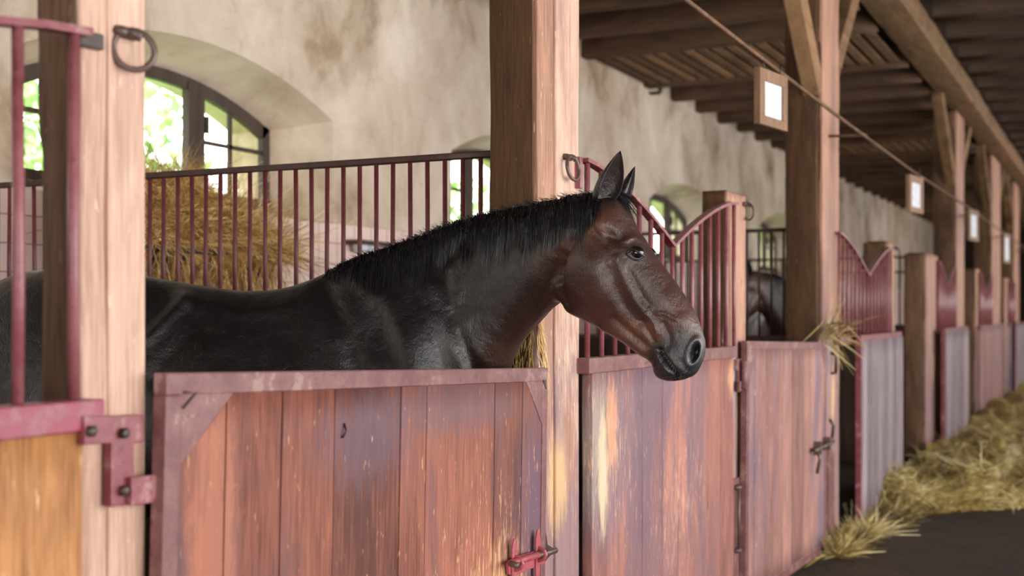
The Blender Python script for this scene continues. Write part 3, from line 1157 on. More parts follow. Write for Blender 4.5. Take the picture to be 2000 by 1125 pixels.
# sliding bolt
b = MB()
bp = []
for a, c in ((990, 1100), (1003, 1088), (1050, 1074), (1062, 1078), (1062, 1100), (1003, 1124), (992, 1122)):
    p = L(a, c, 1.655)
    bp.append((p.x, p.z))
b.prism(bp, -.010, 0)
bolt = b.build('bolt', 'red_paint', main_door, off=(0, 0, 0), bev=.002)
for a, c0, c1 in ((1003, 1052, 1150), (1049, 1034, 1140)):
    b = MB()
    p0, p1 = L(a, c0, 1.65), L(a, c1, 1.65)
    pm = L(a, 1100 if a < 1010 else 1082, 1.65)
    b.prism([(p0.x - .005, p0.z), (p0.x + .005, p0.z), (p0.x + .017, p0.z - .03), (p0.x + .014, p1.z + .02), (p0.x + .005, p1.z), (p0.x - .008, p1.z), (p0.x - .014, p1.z + .03), (p0.x - .017, p0.z - .03)], -.016, -.010)
    b.tube([(pm.x, -.014, pm.z - .02), (pm.x, -.035, pm.z - .012), (pm.x, -.04, pm.z), (pm.x, -.035, pm.z + .012), (pm.x, -.014, pm.z + .02)], .007, 8)
    b.build('bracket', 'red_paint', bolt, off=(0, 0, 0), bev=.0015)
p0, p1 = L(996, 1100, 1.635), L(1050, 1084, 1.635)
p2 = L(1086, 1074, 1.635)
b = MB()
b.tube([(p0.x, -.026, p0.z), (p1.x, -.026, p1.z)], .0105, 12)
b.build('bolt_rod', 'red_paint', bolt, off=(0, 0, 0))
b = MB()
b.tube([(p1.x, -.026, p1.z), (p2.x - .01, -.026, p2.z), (p2.x, -.026, p2.z)], [.0105, .0105, .007], 12)
pm = L(1030, 1096, 1.63)
b.tube([(p0.x, -.026, p0.z), (p0.x - .004, -.045, p0.z - .003), (p0.x - .004, -.055, p0.z - .004)], [.009, .010, .011], 10)
b.build('bolt_tip', 'bare_iron', bolt, off=(0, 0, 0))

door3, L, w, h = door('pinkish plank door below the braced post, closed with a rusty bolt', 1460, 1615, 1.366, 1.4, (1475, 1514, 1531, 1548, 1562, 1572, 1586), 'plank_far', bottom=.06)
b = MB()
p0, p1 = L(1588, 880, 1.64), L(1625, 862, 1.64)
b.tube([(p0.x, -.03, p0.z), (p1.x, -.03, p1.z)], .013, 10)
for f in (.25, .75):
    p = p0.lerp(p1, f)
    b.box(p.x - .02, p.x + .02, -.04, .004, p.z - .04, p.z + .04)
b.tube([(p0.x + .05, -.03, p0.z), (p0.x + .05, -.05, p0.z - .05), (p0.x + .04, -.035, p0.z - .14)], .010, 8)
b.tube([(p1.x, -.02, p1.z + .02), (p1.x, -.03, p1.z + .10), (p1.x - .02, -.01, p1.z + .14)], .010, 8)
b.build('bolt', 'bare_iron', door3, off=(0, 0, 0))
b = MB()
p0 = L(1479, 722, 1.67)
p1 = L(1479, 762, 1.67)
b.tube([(-.012, .012, -.10), (-.012, .012, -.24)], .016, 10)
b.build('hinge_knuckle', 'frame_paint', door3, off=(0, 0, 0))


def leaf(label, pa, pb, y0, y1, ztop, wood_mat, seed):
    """an open door leaf standing a little proud of the row"""
    a, c = pt(pa, 650, y0), pt(pb, 650, y1)
    d = Vector((c.x - a.x, c.y - a.y, 0))
    w = d.length
    t = thing('stall_door', label, 'door', (a.x, a.y, 0))
    t.rotation_euler = (0, 0, math.atan2(d.y, d.x))
    q = random.Random(seed)
    b = MB()
    b.box(0, w, 0, .04, ztop - .045, ztop)
    b.box(0, .04, 0, .04, .06, ztop - .045)
    b.box(w - .04, w, 0, .04, .06, ztop - .045)
    b.build('frame', 'maroon', t, off=(0, 0, 0), bev=.003)
    b = MB()
    x = .002
    while x < w - .1:
        v = min(w - .002, x + q.uniform(.14, .3))
        b.timber(x + .002, v - .002, -.012 + q.uniform(-.002, .002), .03, .06, ztop - .04, 'z', q.randint(0, 99), .002, 0, (), .2, q.random(), .003)
        x = v
    b.build('plank_panel', wood_mat, t, off=(0, 0, 0))
    return t


leaf('greyish open plank door right of a black gap, beside the straw', 1682, 1762, 1.60, 1.64, 1.352, 'plank_grey', 3)
leaf('grey open plank door standing below the distant tall braced post', 1846, 1891, 1.60, 1.64, 1.35, 'plank_grey', 4)
leaf('bluish open plank door at the far right edge above the straw', 1984, 2006, 1.60, 1.64, 1.35, 'plank_grey', 6)

# ------------------------------------------------------------------ hanging name boards on a long rod
b = MB()
b.tube([(3.5, 1.47, 2.70), (5.2, 1.47, 2.67), (7.5, 1.47, 2.64), (10, 1.47, 2.62), (14, 1.47, 2.64), (20, 1.47, 2.62), (30, 1.47, 2.64)], .010, 6)
for s in (3.9, 8.15, 15.4, 19.9, 24.5):
    b.tube([(s, PF + .01, 2.66), (s, 1.47, 2.65)], .010, 6)
tag(b.build('hanging_rod', 'brown_timber', off=(3.5, 1.47, 2.7)), 'thin rod running along the stalls below the ceiling, carrying the white boards', 'rod')
labs = ['white board in a wooden frame, largest and nearest of the hanging row', 'second hanging white board, in front of the distant tall braced post',
        'third hanging white board, small and far down the row', 'farthest hanging white board, near the right edge']
for k, (pxa, pya, ws) in enumerate(((1485, 130, .31), (1777, 340, .34), (1894, 408, .36), (1961, 455, .36))):
    p = pt(pxa, pya, 1.47)
    hh = .258 if k == 0 else (.29, .34, .42)[k - 1]
    t = thing('name_board', labs[k], 'sign', (p.x, 1.47, p.z), 'hanging white name boards')
    t.rotation_euler = (0, 0, math.radians(-9.5))
    b = MB()
    fw = .055
    b.box(0, ws, 0, .022, -fw, 0)
    b.box(0, ws, 0, .022, -hh, -hh + fw * .8)
    b.box(0, fw, 0, .022, -hh + fw * .8, -fw)
    b.box(ws - fw, ws, 0, .022, -hh + fw * .8, -fw)
    b.box(-.004, 0, -.002, .03, -hh, 0)
    b.build('frame', 'sign_wood', t, off=(0, 0, 0), bev=.002)
    b = MB()
    b.box(fw * .9, ws - fw * .9, .008, .014, -hh + fw * .7, -fw * .9)
    b.build('paper', 'white_paper', t, off=(0, 0, 0))
    for q in (.06, ws - .06):
        b = MB()
        b.tube([(q, .011, -.002), (q, .011, 2.66 - p.z + .01)], .004, 6)
        b.build('hanger', 'dark_iron', t, off=(0, 0, 0))

b = MB()
p = pt(1268, 182, WALL_Y)
b.tube([(p.x, WALL_Y + .01, p.z), (p.x, WALL_Y - .1, p.z), (p.x, WALL_Y - .12, p.z + .05)], .014, 6)
b.tube([(p.x + .06, WALL_Y + .01, p.z), (p.x + .06, WALL_Y - .1, p.z), (p.x + .06, WALL_Y - .12, p.z + .05)], .014, 6)
tag(b.build('wall_hook', 'dark_iron', off=tuple(p)), 'small iron hook on the plaster wall below the joist ends', 'hook')

b = MB()
p = pt(700, 472, WALL_Y - .12)
q_ = pt(790, 466, WALL_Y - .12)
b.tube([(p.x, WALL_Y, p.z), (p.x, WALL_Y - .12, p.z), (q_.x, WALL_Y - .12, p.z), (q_.x, WALL_Y, p.z)], .014, 8)
t = tag(b.build('wall_rail', 'rail_dark', off=(p.x, WALL_Y, p.z)), 'brown rail holding a white dish on the tiled wall, above the horse neck', 'rail')
b = MB()
for f in (.2, .42):
    c_ = Vector((p.x + (q_.x - p.x) * f, WALL_Y - .06, p.z - .03))
    rings = []
    for k in range(7):
        a = math.pi * k / 6
        rings.append([c_ + Vector((.055 * math.sin(a) * math.cos(e), .055 * math.sin(a) * math.sin(e), -.035 * math.cos(a))) for e in [2 * math.pi * i / 12 for i in range(12)]])
    b.loft([[v + Vector((1e-4 * i, 0, 0)) for i, v in enumerate(r)] for r in rings], True)
b.build('dish', 'white_paper', t)

# ------------------------------------------------------------------ hay rack with hay, straw
t = thing('hay_rack', 'dark iron rack under the heap of hay on the back wall', 'rack', (4.7, 4.3, 1.2))
b = MB()
b.tube([(4.28, 4.48, 1.90), (4.28, 3.98, 1.80), (5.32, 3.98, 1.80), (5.32, 4.48, 1.90)], .014, 8)
b.tube([(4.3, 4.46, 1.25), (4.3, 4.2, 1.25), (5.28, 4.2, 1.25), (5.28, 4.46, 1.25)], .014, 8)
b.build('rail', 'dark_iron', t)
for k in range(11):
    s = 4.29 + k * .1
    b = MB()
    b.tube([(s, 3.99, 1.80), (s + .0, 4.09, 1.55), (s + .0, 4.2, 1.25)], .011, 8)
    b.build('bar', 'dark_iron', t)


def strands(n, sampler, L0, L1, wid, tone_f=None, flat=.3, curl=.3):
    P = np.zeros((n, 4, 3))
    Wd = np.zeros((n, 4, 3))
    T = np.zeros(n)
    for k in range(n):
        p, d = sampler(k)
        p, d = np.array(p), np.array(d, dtype=float)
        d /= np.linalg.norm(d) + 1e-9
        Ln = rnd.uniform(L0, L1)
        c = nr.normal(size=3) * curl
        P[k, 0] = p
        for j in (1, 2, 3):
            f = j / 3
            P[k, j] = p + d * Ln * f + c * Ln * f * f
        w = np.cross(d, nr.normal(size=3))
        w /= np.linalg.norm(w) + 1e-9
        ww = wid * rnd.uniform(.6, 1.4)
        for j, f in enumerate((.8, 1, 1, .4)):
            Wd[k, j] = w * ww * f
        T[k] = rnd.random() if tone_f is None else tone_f(p)
    return ribbons(P, Wd, T, 4)


hay_top = [(4.28, 2.08), (4.45, 2.16), (4.65, 2.21), (4.8, 2.16), (4.92, 2.08), (5.05, 2.02), (5.22, 2.0), (5.36, 1.90)]


def hay_z(s):
    return float(np.interp(s, [a for a, _ in hay_top], [c for _, c in hay_top]))


# solid heart of the heap
core = MB()
rings = []
for i in range(23):
    s = 4.28 + 1.06 * i / 22
    top = hay_z(s) - .05
    bot = 1.70 - .03 * math.sin(i)
    ring = []
    for k in range(18):
        a = 2 * math.pi * k / 18
        yy = 4.18 + .23 * math.cos(a) * (1 if i not in (0, 22) else .5)
        zz = (top + bot) / 2 + (top - bot) / 2 * math.sin(a) * (1 if i not in (0, 22) else .6)
        nz = noise.noise(Vector((s * 6, yy * 6, zz * 6))) * .05
        ring.append((s, min(yy + nz, 4.49), zz + nz))
    rings.append(ring)
core.loft(rings, True, .1, True)


def hs(k):
    s = rnd.uniform(4.26, 5.36)
    if rnd.random() < .16:
        z = rnd.uniform(1.55, 1.8)
        return (s, rnd.uniform(3.95, 4.1), z), (rnd.gauss(0, .15), rnd.gauss(0, .15), -1)
    a = rnd.uniform(-.4, math.pi * .95)
    top, bot = hay_z(s) - .03, 1.70
    yy = 4.18 - .25 * math.cos(a)
    zz = (top + bot) / 2 + (top - bot) / 2 * math.sin(a) * rnd.uniform(.85, 1.05)
    return (s, min(yy, 4.47), zz), (rnd.gauss(0, 1), rnd.gauss(-.15, .5), rnd.gauss(0, .42))


V, Fq, T = strands(9500, hs, .08, .24, .0016, None, curl=.45)
V[:, 1] = np.minimum(V[:, 1], 4.485)
Vc = np.array(core.v)
nv = len(V)
Fc = [f for f in core.f if len(f) == 4]
V = np.vstack([V, Vc])
Fq = np.vstack([Fq, np.array(Fc) + nv])
T = np.concatenate([T, np.full(len(Fc), .18)])
o = bpy.data.objects.new('hay', raw_mesh('hay', V, Fq, T, 'hay'))
C.objects.link(o)
tag(o, 'golden heap of hay in the rack behind the bars, below the big window', 'hay', kind='stuff')

# straw swept along the stall fronts: a lumpy bed and loose stalks on it
def straw_edge(s):
    """y of the aisle-side border of the straw at s"""
    return float(np.interp(s, [6.9, 8.0, 8.9, 9.6, 10.0, 10.7, 12, 16, 36], [1.68, 1.62, 1.50, 1.38, 1.0, .2, -.8, -2.2, -3.0]))


def straw_h(s, y):
    e = straw_edge(s)
    up = min(1, max(0, (y - e) / .35))
    hump = .5 + .5 * noise.noise(Vector((s * 1.7, y * 2.3, 4))) + .35 * noise.noise(Vector((s * 4.1, y * 4.9, 9)))
    return up * min(1, max(0, (s - 6.9) / 1.2)) * (.03 + .24 * max(0, hump)) * (1.25 if y > .9 else .8)


ns, ny = 240, 44
Vb, Fb = [], []
for i in range(ns + 1):
    s = 6.9 + (36 - 6.9) * (i / ns) ** 1.6
    e = straw_edge(s)
    for j in range(ny + 1):
        y = e + (1.68 - e) * j / ny
        Vb.append((s, y, straw_h(s, y) - .004))
for i in range(ns):
    for j in range(ny):
        a = i * (ny + 1) + j
        Fb.append((a, a + ny + 1, a + ny + 2, a + 1))


def ss(k):
    u = rnd.random()
    s = 7.75 + 18 * u ** 1.6
    e = straw_edge(s)
    y = min(1.6, e - .06 + (1.66 - e) * rnd.random() ** .7)
    return (s, y, straw_h(s, y) + .005), (rnd.gauss(0, 1), rnd.gauss(0, 1), abs(rnd.gauss(0, .14)))


V, Fq, T = strands(21000, ss, .05, .16, .0034, lambda p: min(1, max(0, .42 + 1.1 * noise.noise(Vector((p[0] * 2.6, p[1] * 3.4, 2))) + rnd.gauss(0, .18))), curl=.5)
V[:, 1] = np.minimum(V[:, 1], 1.70)
nv = len(V)
V = np.vstack([V, np.array(Vb)])
Fq = np.vstack([Fq, np.array(Fb) + nv])
T = np.concatenate([T, .25 + .3 * nr.random(len(Fb))])
o = bpy.data.objects.new('straw', raw_mesh('straw', V, Fq, T, 'straw'))
C.objects.link(o)
tag(o, 'yellow straw swept along the foot of the far stalls', 'straw', kind='stuff')


def wisp(k):
    p = pt(1615 + rnd.gauss(0, 10), 650 + rnd.gauss(0, 12), 1.69)
    return (p.x, 1.70 - .03 * rnd.random(), p.z), (rnd.gauss(0, .6), rnd.gauss(-.5, .3), rnd.gauss(.1, .6))


V, Fq, T = strands(90, wisp, .08, .30, .003, None, curl=.25)
o = bpy.data.objects.new('straw_wisp', raw_mesh('straw_wisp', V, Fq, T, 'straw'))
C.objects.link(o)
tag(o, 'wisp of straw caught on the braced post above the pinkish door', 'straw', kind='stuff')

# ------------------------------------------------------------------ the horse
# worked out flat in its own side view (units of the side view are 1.615 mm), then set into the place with the
# neck and head turned out over the door
U = 3.9 / F_PX


def ring_pts(T, B, w, rt=1.0, rb=1.0, e=.9, n=30, sk=0.0):
    (tx, ty), (bx, by) = T, B
    out = []
    for k in range(n):
        a = 2 * math.pi * k / n
        u = (1 - math.cos(a)) / 2
        sn = math.sin(a)
        l = w * (rt + (rb - rt) * u) * math.copysign(abs(sn) ** e, sn)
        px, py = tx + (bx - tx) * u, ty + (by - ty) * u
        out.append((px * U, l, -py * U))
    return out


def closed_loft(mb, rings):
    n = len(rings[0])
    o = len(mb.v)
    vs = [p for r in rings for p in r]
    c0 = tuple(np.mean(np.array(rings[0]), 0))
    c1 = tuple(np.mean(np.array(rings[-1]), 0))
    vs += [c0, c1]
    m = len(rings)
    fs = []
    for k in range(m - 1):
        for i in range(n):
            j = (i + 1) % n
            fs.append((k * n + i, k * n + j, (k + 1) * n + j, (k + 1) * n + i))
    for i in range(n):
        j = (i + 1) % n
        fs.append((m * n, j, i))
        fs.append((m * n + 1, (m - 1) * n + i, (m - 1) * n + j))
    mb.add(vs, fs, .5, True)


def resample(rows, k):
    """smooth in-between sections (Catmull-Rom)"""
    A = np.array([[*r[0], *r[1], *r[2:]] for r in rows], float)
    out = []
    n = len(A)
    for i in range(n - 1):
        p0, p1, p2, p3 = A[max(i - 1, 0)], A[i], A[i + 1], A[min(i + 2, n - 1)]
        for j in range(k):
            t = j / k
            out.append(.5 * ((2 * p1) + (-p0 + p2) * t + (2 * p0 - 5 * p1 + 4 * p2 - p3) * t * t + (-p0 + 3 * p1 - 3 * p2 + p3) * t ** 3))
    out.append(A[-1])
    return [((r[0], r[1]), (r[2], r[3]), *r[4:]) for r in out]


hb = MB()
body = [((-62, 640), (-62, 800), .07, 1, 1), ((-45, 580), (-60, 860), .17, .9, 1), ((0, 548), (-20, 930), .235, .8, 1.1), ((60, 528), (40, 1000), .27, .8, 1.1),
        ((150, 522), (130, 1020), .285, .8, 1.1), ((240, 530), (210, 1010), .275, .75, 1.15), ((310, 542), (290, 1005), .275, .72, 1.2), ((400, 557), (380, 1025), .29, .70, 1.25),
        ((480, 567), (480, 1045), .295, .66, 1.28), ((550, 562), (570, 1055), .285, .62, 1.3), ((605, 545), (670, 1050), .265, .58, 1.3), ((650, 524), (770, 1030), .25, .55, 1.32),
        ((700, 505), (850, 990), .24, .52, 1.34), ((750, 488), (905, 935), .225, .52, 1.3), ((800, 472), (938, 860), .19, .55, 1.25), ((845, 500), (952, 815), .145, .6, 1.2), ((880, 540), (958, 780), .095, .8, 1.1), ((905, 590), (958, 745), .04, 1, 1)]
neck = [((640, 545), (790, 960), .20, .4, 1.2), ((700, 510), (860, 930), .20, .42, 1.25), ((760, 487), (915, 880), .19, .45, 1.2), ((815, 466), (948, 815), .165, .50, 1.15),
        ((865, 447), (968, 758), .140, .55, 1.1), ((915, 430), (990, 708), .120, .60, 1.05), ((965, 417), (1014, 668), .106, .66, 1.0), ((1020, 406), (1040, 638), .095, .72, .98),
        ((1075, 395), (1063, 614), .088, .80, .95), ((1125, 384), (1082, 596), .084, .88, .92), ((1168, 376), (1100, 580), .080, 1, .85)]
head = [((1150, 384), (1092, 540), .062, 1.0, .9), ((1176, 380), (1094, 580), .082, 1.0, .86), ((1199, 383), (1107, 608), .092, 1.06, .76), ((1219, 394), (1131, 622), .099, 1.12, .68),
        ((1242, 445), (1160, 636), .100, 1.16, .64), ((1266, 480), (1196, 657), .092, 1.12, .66), ((1293, 516), (1226, 677), .079, 1.06, .72), ((1325, 558), (1251, 695), .067, 1.0, .82),
        ((1352, 599), (1271, 708), .060, .98, .9), ((1367, 632), (1276, 720), .058, 1.0, .92), ((1375, 662), (1279, 731), .057, 1.02, .9), ((1376, 686), (1287, 739), .054, 1.0, .85),
        ((1371, 708), (1304, 745), .046, 1.0, .85), ((1361, 728), (1326, 744), .032, 1, .9), ((1352, 735), (1335, 742), .016, 1, 1)]
for rows, k in ((body, 3), (neck, 3), (head, 4)):
    closed_loft(hb, [ring_pts(*r) for r in resample(rows, k)])


def limb(rows, side):
    rings = []
    for (px, py, r, l) in rows:
        rings.append([(px * U + r * math.cos(a), side * l + r * .8 * math.sin(a), -py * U) for a in [2 * math.pi * i / 18 for i in range(18)]])
    closed_loft(hb, rings)


fore = [(800, 900, .115, .14), (800, 990, .100, .15), (798, 1080, .080, .15), (797, 1160, .062, .15), (797, 1225, .053, .15), (797, 1250, .055, .15), (796, 1285, .042, .15),
        (797, 1390, .033, .15), (798, 1430, .041, .15), (806, 1462, .034, .15), (814, 1480, .044, .15), (820, 1505, .056, .15), (822, 1517, .060, .15)]
hind = [(70, 850, .20, .12), (70, 960, .17, .15), (66, 1040, .13, .16), (50, 1110, .095, .16), (26, 1180, .064, .16), (16, 1222, .060, .16), (22, 1262, .047, .16),
        (32, 1385, .036, .16), (38, 1430, .043, .16), (48, 1462, .036, .16), (56, 1480, .046, .16), (62, 1505, .056, .16), (64, 1517, .060, .16)]
for sd in (-1, 1):
    limb(fore, sd)
    limb([(a + (25 if sd > 0 else 0), c, r, l) for a, c, r, l in hind], sd)

tmp_me = bpy.data.meshes.new('flat_horse')
tmp_me.from_pydata(hb.v, [], hb.f)
bm = bmesh.new()
bm.from_mesh(tmp_me)
bmesh.ops.recalc_face_normals(bm, faces=bm.faces)
bm.to_mesh(tmp_me)
bm.free()
tmp = bpy.data.objects.new('flat_horse', tmp_me)
C.objects.link(tmp)
md = tmp.modifiers.new('r', 'REMESH')
md.mode = 'VOXEL'
md.voxel_size = .0058
md = tmp.modifiers.new('s', 'SMOOTH')
md.factor = .5
md.iterations = 20
dg = bpy.context.evaluated_depsgraph_get()
dg.update()
fm = bpy.data.meshes.new_from_object(tmp.evaluated_get(dg))
bpy.data.objects.remove(tmp)

NV = len(fm.vertices)
# extra smoothing where neck, shoulder and trunk flow together
co = np.empty(NV * 3, np.float32)
fm.vertices.foreach_get('co', co)
co = co.reshape(-1, 3).astype(float)
ed = np.empty(len(fm.edges) * 2, np.int32)
fm.edges.foreach_get('vertices', ed)
ed = ed.reshape(-1, 2)
qx, qy = co[:, 0] / U, -co[:, 2] / U
wt = np.clip(1.2 - np.hypot((qx - 860) / 190, (qy - 660) / 230), 0, 1) + .35 * np.clip((1060 - qx) / 60, 0, 1) * np.clip((1000 - qy) / 80, 0, 1)
wt = np.clip(wt, 0, 1)[:, None] * .9
src, dst = np.concatenate([ed[:, 0], ed[:, 1]]), np.concatenate([ed[:, 1], ed[:, 0]])
cnt = np.bincount(dst, minlength=NV)[:, None]
for _ in range(70):
    avg = np.stack([np.bincount(dst, co[src, k], minlength=NV) for k in range(3)], 1) / np.maximum(cnt, 1)
    co += (avg - co) * wt
fm.vertices.foreach_set('co', co.astype(np.float32).ravel())
fm.update()
co = np.empty(NV * 3, np.float32)
fm.vertices.foreach_get('co', co)
co = co.reshape(-1, 3).astype(float)
no = np.empty(NV * 3, np.float32)
fm.vertices.foreach_get('normal', no)
no = no.reshape(-1, 3).astype(float)


# depth along the view of the middle plane of the horse once it stands in the stall
zx = [-100, 760, 860, 940, 1010, 1090, 1165, 1260, 1370, 1450]
zz_ = [3.98, 3.98, 3.97, 3.92, 3.83, 3.71, 3.60, 3.53, 3.46, 3.41]


zt_x = np.arange(-500.0, 2000.0, 4.0)
_k = np.exp(-(np.arange(-40, 41) * 4.0 / 42.0) ** 2 / 2)
zt = np.convolve(np.pad(np.interp(zt_x, zx, zz_), 40, mode='edge'), _k / _k.sum(), mode='valid')


def smooth_z(px):
    # quadratic through the finely sampled, smoothed curve keeps the flank free of creases
    u = (np.asarray(px, float) - zt_x[0]) / 4.0
    i = np.clip(np.round(u).astype(int), 1, len(zt) - 2)
    t = u - i
    return zt[i] + t * (zt[i + 1] - zt[i - 1]) / 2 + t * t * (zt[i + 1] - 2 * zt[i] + zt[i - 1]) / 2


R_, F_ = np.array(RT), np.array(FW)


def place(c):
    c = np.atleast_2d(np.asarray(c, float))
    px, py, l = c[:, 0] / U, -c[:, 2] / U, c[:, 1]
    Z = smooth_z(px)

    def ctr(p):
        zc = smooth_z(p)
        return np.outer(zc, F_) + (zc * (p - 1000) / F_PX)[:, None] * R_
    g = ctr(px)
    tg = ctr(px + 3) - ctr(px - 3)
    tg /= np.linalg.norm(tg, axis=1)[:, None]
    lat = np.stack([-tg[:, 1], tg[:, 0], np.zeros(len(tg))], 1)
    lat *= np.sign(lat @ F_)[:, None]
    w = g + lat * (l * Z / 3.9)[:, None]
    w[:, 2] = EYE + (HORIZON - py) / F_PX * Z
    return w


def seen(c):
    w = place(c)
    Z = w[:, :3] @ F_
    return 1000 + F_PX * (w @ R_) / Z, HORIZON - F_PX * (w[:, 2] - EYE) / Z


# features are laid out on the flank the way that flank is seen, the far flank mirrors it
PX, PY = seen(np.stack([co[:, 0], -np.abs(co[:, 1]), co[:, 2]], 1))
side = np.clip(np.abs(no[:, 1]) * 1.6, 0, 1)              # sculpt the flanks, leave the outline


def seg_dist(px, py, line):
    best = np.full(len(px), 1e9)
    for (ax, ay), (bx, by) in zip(line[:-1], line[1:]):
        dx, dy = bx - ax, by - ay
        t = np.clip(((px - ax) * dx + (py - ay) * dy) / (dx * dx + dy * dy + 1e-9), 0, 1)
        best = np.minimum(best, np.hypot(px - ax - t * dx, py - ay - t * dy))
    return best


disp = np.zeros(NV)


def groove(line, sig, amp):
    global disp
    d = seg_dist(PX, PY, line)
    disp += amp * np.exp(-(d / sig) ** 2) * side


def dome(cx, cy, rx, ry, amp, ang=0.0, p=2):
    global disp
    c_, s_ = math.cos(ang), math.sin(ang)
    x, y = PX - cx, PY - cy
    u, v = (x * c_ + y * s_) / rx, (-x * s_ + y * c_) / ry
    disp += amp * np.exp(-(u * u + v * v) ** (p / 2)) * side


# head: cheek muscle, its front edge, facial crest, temple hollow, jaw groove
dome(1146, 545, 50, 66, .016, -.5, 4)
groove([(1100, 500), (1094, 545), (1104, 592)], 10, -.010)          # behind the jaw
groove([(1122, 470), (1104, 505), (1098, 545)], 8, -.008)
groove([(1206, 505), (1222, 545), (1245, 590), (1262, 612)], 9, .0042)   # facial crest
groove([(1188, 530), (1206, 572), (1230, 612), (1246, 628)], 12, -.0065)
groove([(1228, 532), (1254, 580), (1274, 606)], 8, -.004)
dome(1196, 462, 20, 12, -.011, .5)                                # hollow over the eye
groove([(1150, 425), (1160, 455), (1180, 478)], 7, -.006)
dome(1170, 437, 14, 16, .006)
groove([(1222, 470), (1238, 463), (1256, 470)], 6, .0042)              # brow
dome(1240, 493, 17, 13, .006)
groove([(1270, 602), (1284, 612), (1302, 614), (1322, 625)], 2.6, .0042)   # veins
groove([(1262, 612), (1276, 630), (1284, 652)], 3.5, .003)
groove([(1252, 628), (1270, 655), (1276, 668)], 5, -.006)
groove([(1296, 632), (1306, 655), (1308, 672)], 6, -.004)
dome(1332, 628, 20, 18, .005)
dome(1306, 590, 26, 14, .003, .9)
groove([(1180, 640), (1220, 660), (1254, 688)], 8, .004)
groove([(1196, 622), (1230, 650), (1262, 676)], 7, -.006)
# mouth, lips, chin, nostril
groove([(1289, 684), (1297, 698), (1310, 716), (1322, 730), (1325, 748)], 3.4, -.017)
groove([(1283, 690), (1292, 708), (1306, 726)], 6, .005)
groove([(1304, 692), (1318, 712), (1334, 726)], 7, .004)
dome(1290, 730, 13, 10, .005)


def oval(cx, cy, rx, ry, ang):
    c_, s_ = math.cos(ang), math.sin(ang)
    x, y = PX - cx, PY - cy
    return np.hypot((x * c_ + y * s_) / rx, (-x * s_ + y * c_) / ry)


nd = oval(1355, 688, 9.5, 20, .32)
disp += .0035 * np.exp(-((nd - 1.3) / .4) ** 2) * side
nostril = -.030 * np.exp(-(nd / .78) ** 3)
# neck and shoulder muscles
groove([(1092, 520), (1068, 575), (1035, 640), (1000, 700)], 10, -.012)   # jugular groove
groove([(1082, 560), (1050, 610), (1012, 672)], 13, .009)
groove([(1100, 450), (1060, 520), (1000, 600), (940, 690)], 24, .007)
groove([(1010, 470), (950, 540), (890, 610)], 22, -.005)
groove([(905, 470), (862, 520), (870, 600), (905, 680), (925, 720)], 14, -.012)   # front edge of the shoulder
groove([(850, 560), (880, 640), (905, 720)], 16, .010)
groove([(690, 540), (760, 600), (800, 690), (812, 760)], 22, .012)      # shoulder blade
groove([(640, 570), (680, 660), (700, 760)], 22, -.012)             # behind the shoulder
groove([(806, 560), (826, 610), (850, 670), (866, 720)], 10, -.004)
dome(745, 650, 34, 50, -.009)
dome(668, 640, 30, 70, .010)
dome(835, 640, 40, 60, .009)
dome(560, 660, 46, 40, -.006)
dome(600, 640, 40, 80, .008)
groove([(560, 600), (480, 612), (400, 596), (350, 580)], 16, .006)
groove([(360, 590), (330, 620), (290, 660)], 14, .010)              # point of the hip
groove([(390, 640), (340, 690), (300, 740)], 22, -.008)
disp *= np.where(PX > 1085, 1.45, 1.1)
co += no * disp[:, None]
nl = nostril * side
co[:, 1] -= np.sign(co[:, 1]) * nl * -1

bvh = BVHTree.FromPolygons([tuple(v) for v in co], [tuple(p.vertices) for p in fm.polygons])


def on_flank(px, py, out=0.0, sgn=-1):
    qx, qy = px, py
    for _ in range(4 if px > 900 else 2):
        hit = bvh.ray_cast(Vector((qx * U, sgn * 1.0, -qy * U)), Vector((0, -sgn, 0)))
        if hit[0] is None:
            return None
        vx, vy = seen(np.array([(hit[0][0], -abs(hit[0][1]), hit[0][2])]))
        qx, qy = qx + .9 * (px - vx[0]), qy + .9 * (py - vy[0])
    return np.array(hit[0]) + np.array((0, sgn * out, 0))


# coat colours by region, with lighter and darker patches laid over
def sstep(x, a, b_):
    t = np.clip((x - a) / (b_ - a), 0, 1)
    return t * t * (3 - 2 * t)


fn = np.array([noise.noise(Vector((x * .02, y * .02, 1.5))) for x, y in zip(PX, PY)])
fx, fy = PX + fn * 22, PY + np.roll(fn, 977) * 14
col = np.tile(np.array([.0068, .0056, .0068]), (NV, 1))


def tint(mask, c):
    global col
    col = col * (1 - mask[:, None]) + np.array(c) * mask[:, None]


blob = lambda cx, cy, rx, ry: np.exp(-(((fx - cx) / rx) ** 2 + ((fy - cy) / ry) ** 2))
tint(sstep(fx, 985, 1110) * sstep(fy, 400, 470), (.050, .020, .014))
tint(np.clip(blob(1020, 640, 60, 60) + blob(975, 700, 40, 40), 0, 1) * .8, (.050, .019, .011))
tint(np.clip(blob(900, 690, 50, 40), 0, 1) * .6, (.026, .012, .010))
head_m = sstep(fx - (fy - 560) * .35, 1085, 1135)
tint(head_m, (.068, .027, .020))
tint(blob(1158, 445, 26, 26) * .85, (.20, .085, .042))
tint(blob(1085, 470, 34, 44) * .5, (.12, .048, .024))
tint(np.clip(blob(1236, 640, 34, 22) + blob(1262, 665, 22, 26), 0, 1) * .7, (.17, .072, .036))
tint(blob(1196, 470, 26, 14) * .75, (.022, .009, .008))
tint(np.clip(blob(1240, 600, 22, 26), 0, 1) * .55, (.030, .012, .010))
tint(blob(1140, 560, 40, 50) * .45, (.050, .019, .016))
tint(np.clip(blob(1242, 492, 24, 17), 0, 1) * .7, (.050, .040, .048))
tint(blob(1330, 620, 26, 26) * .5, (.14, .058, .046))
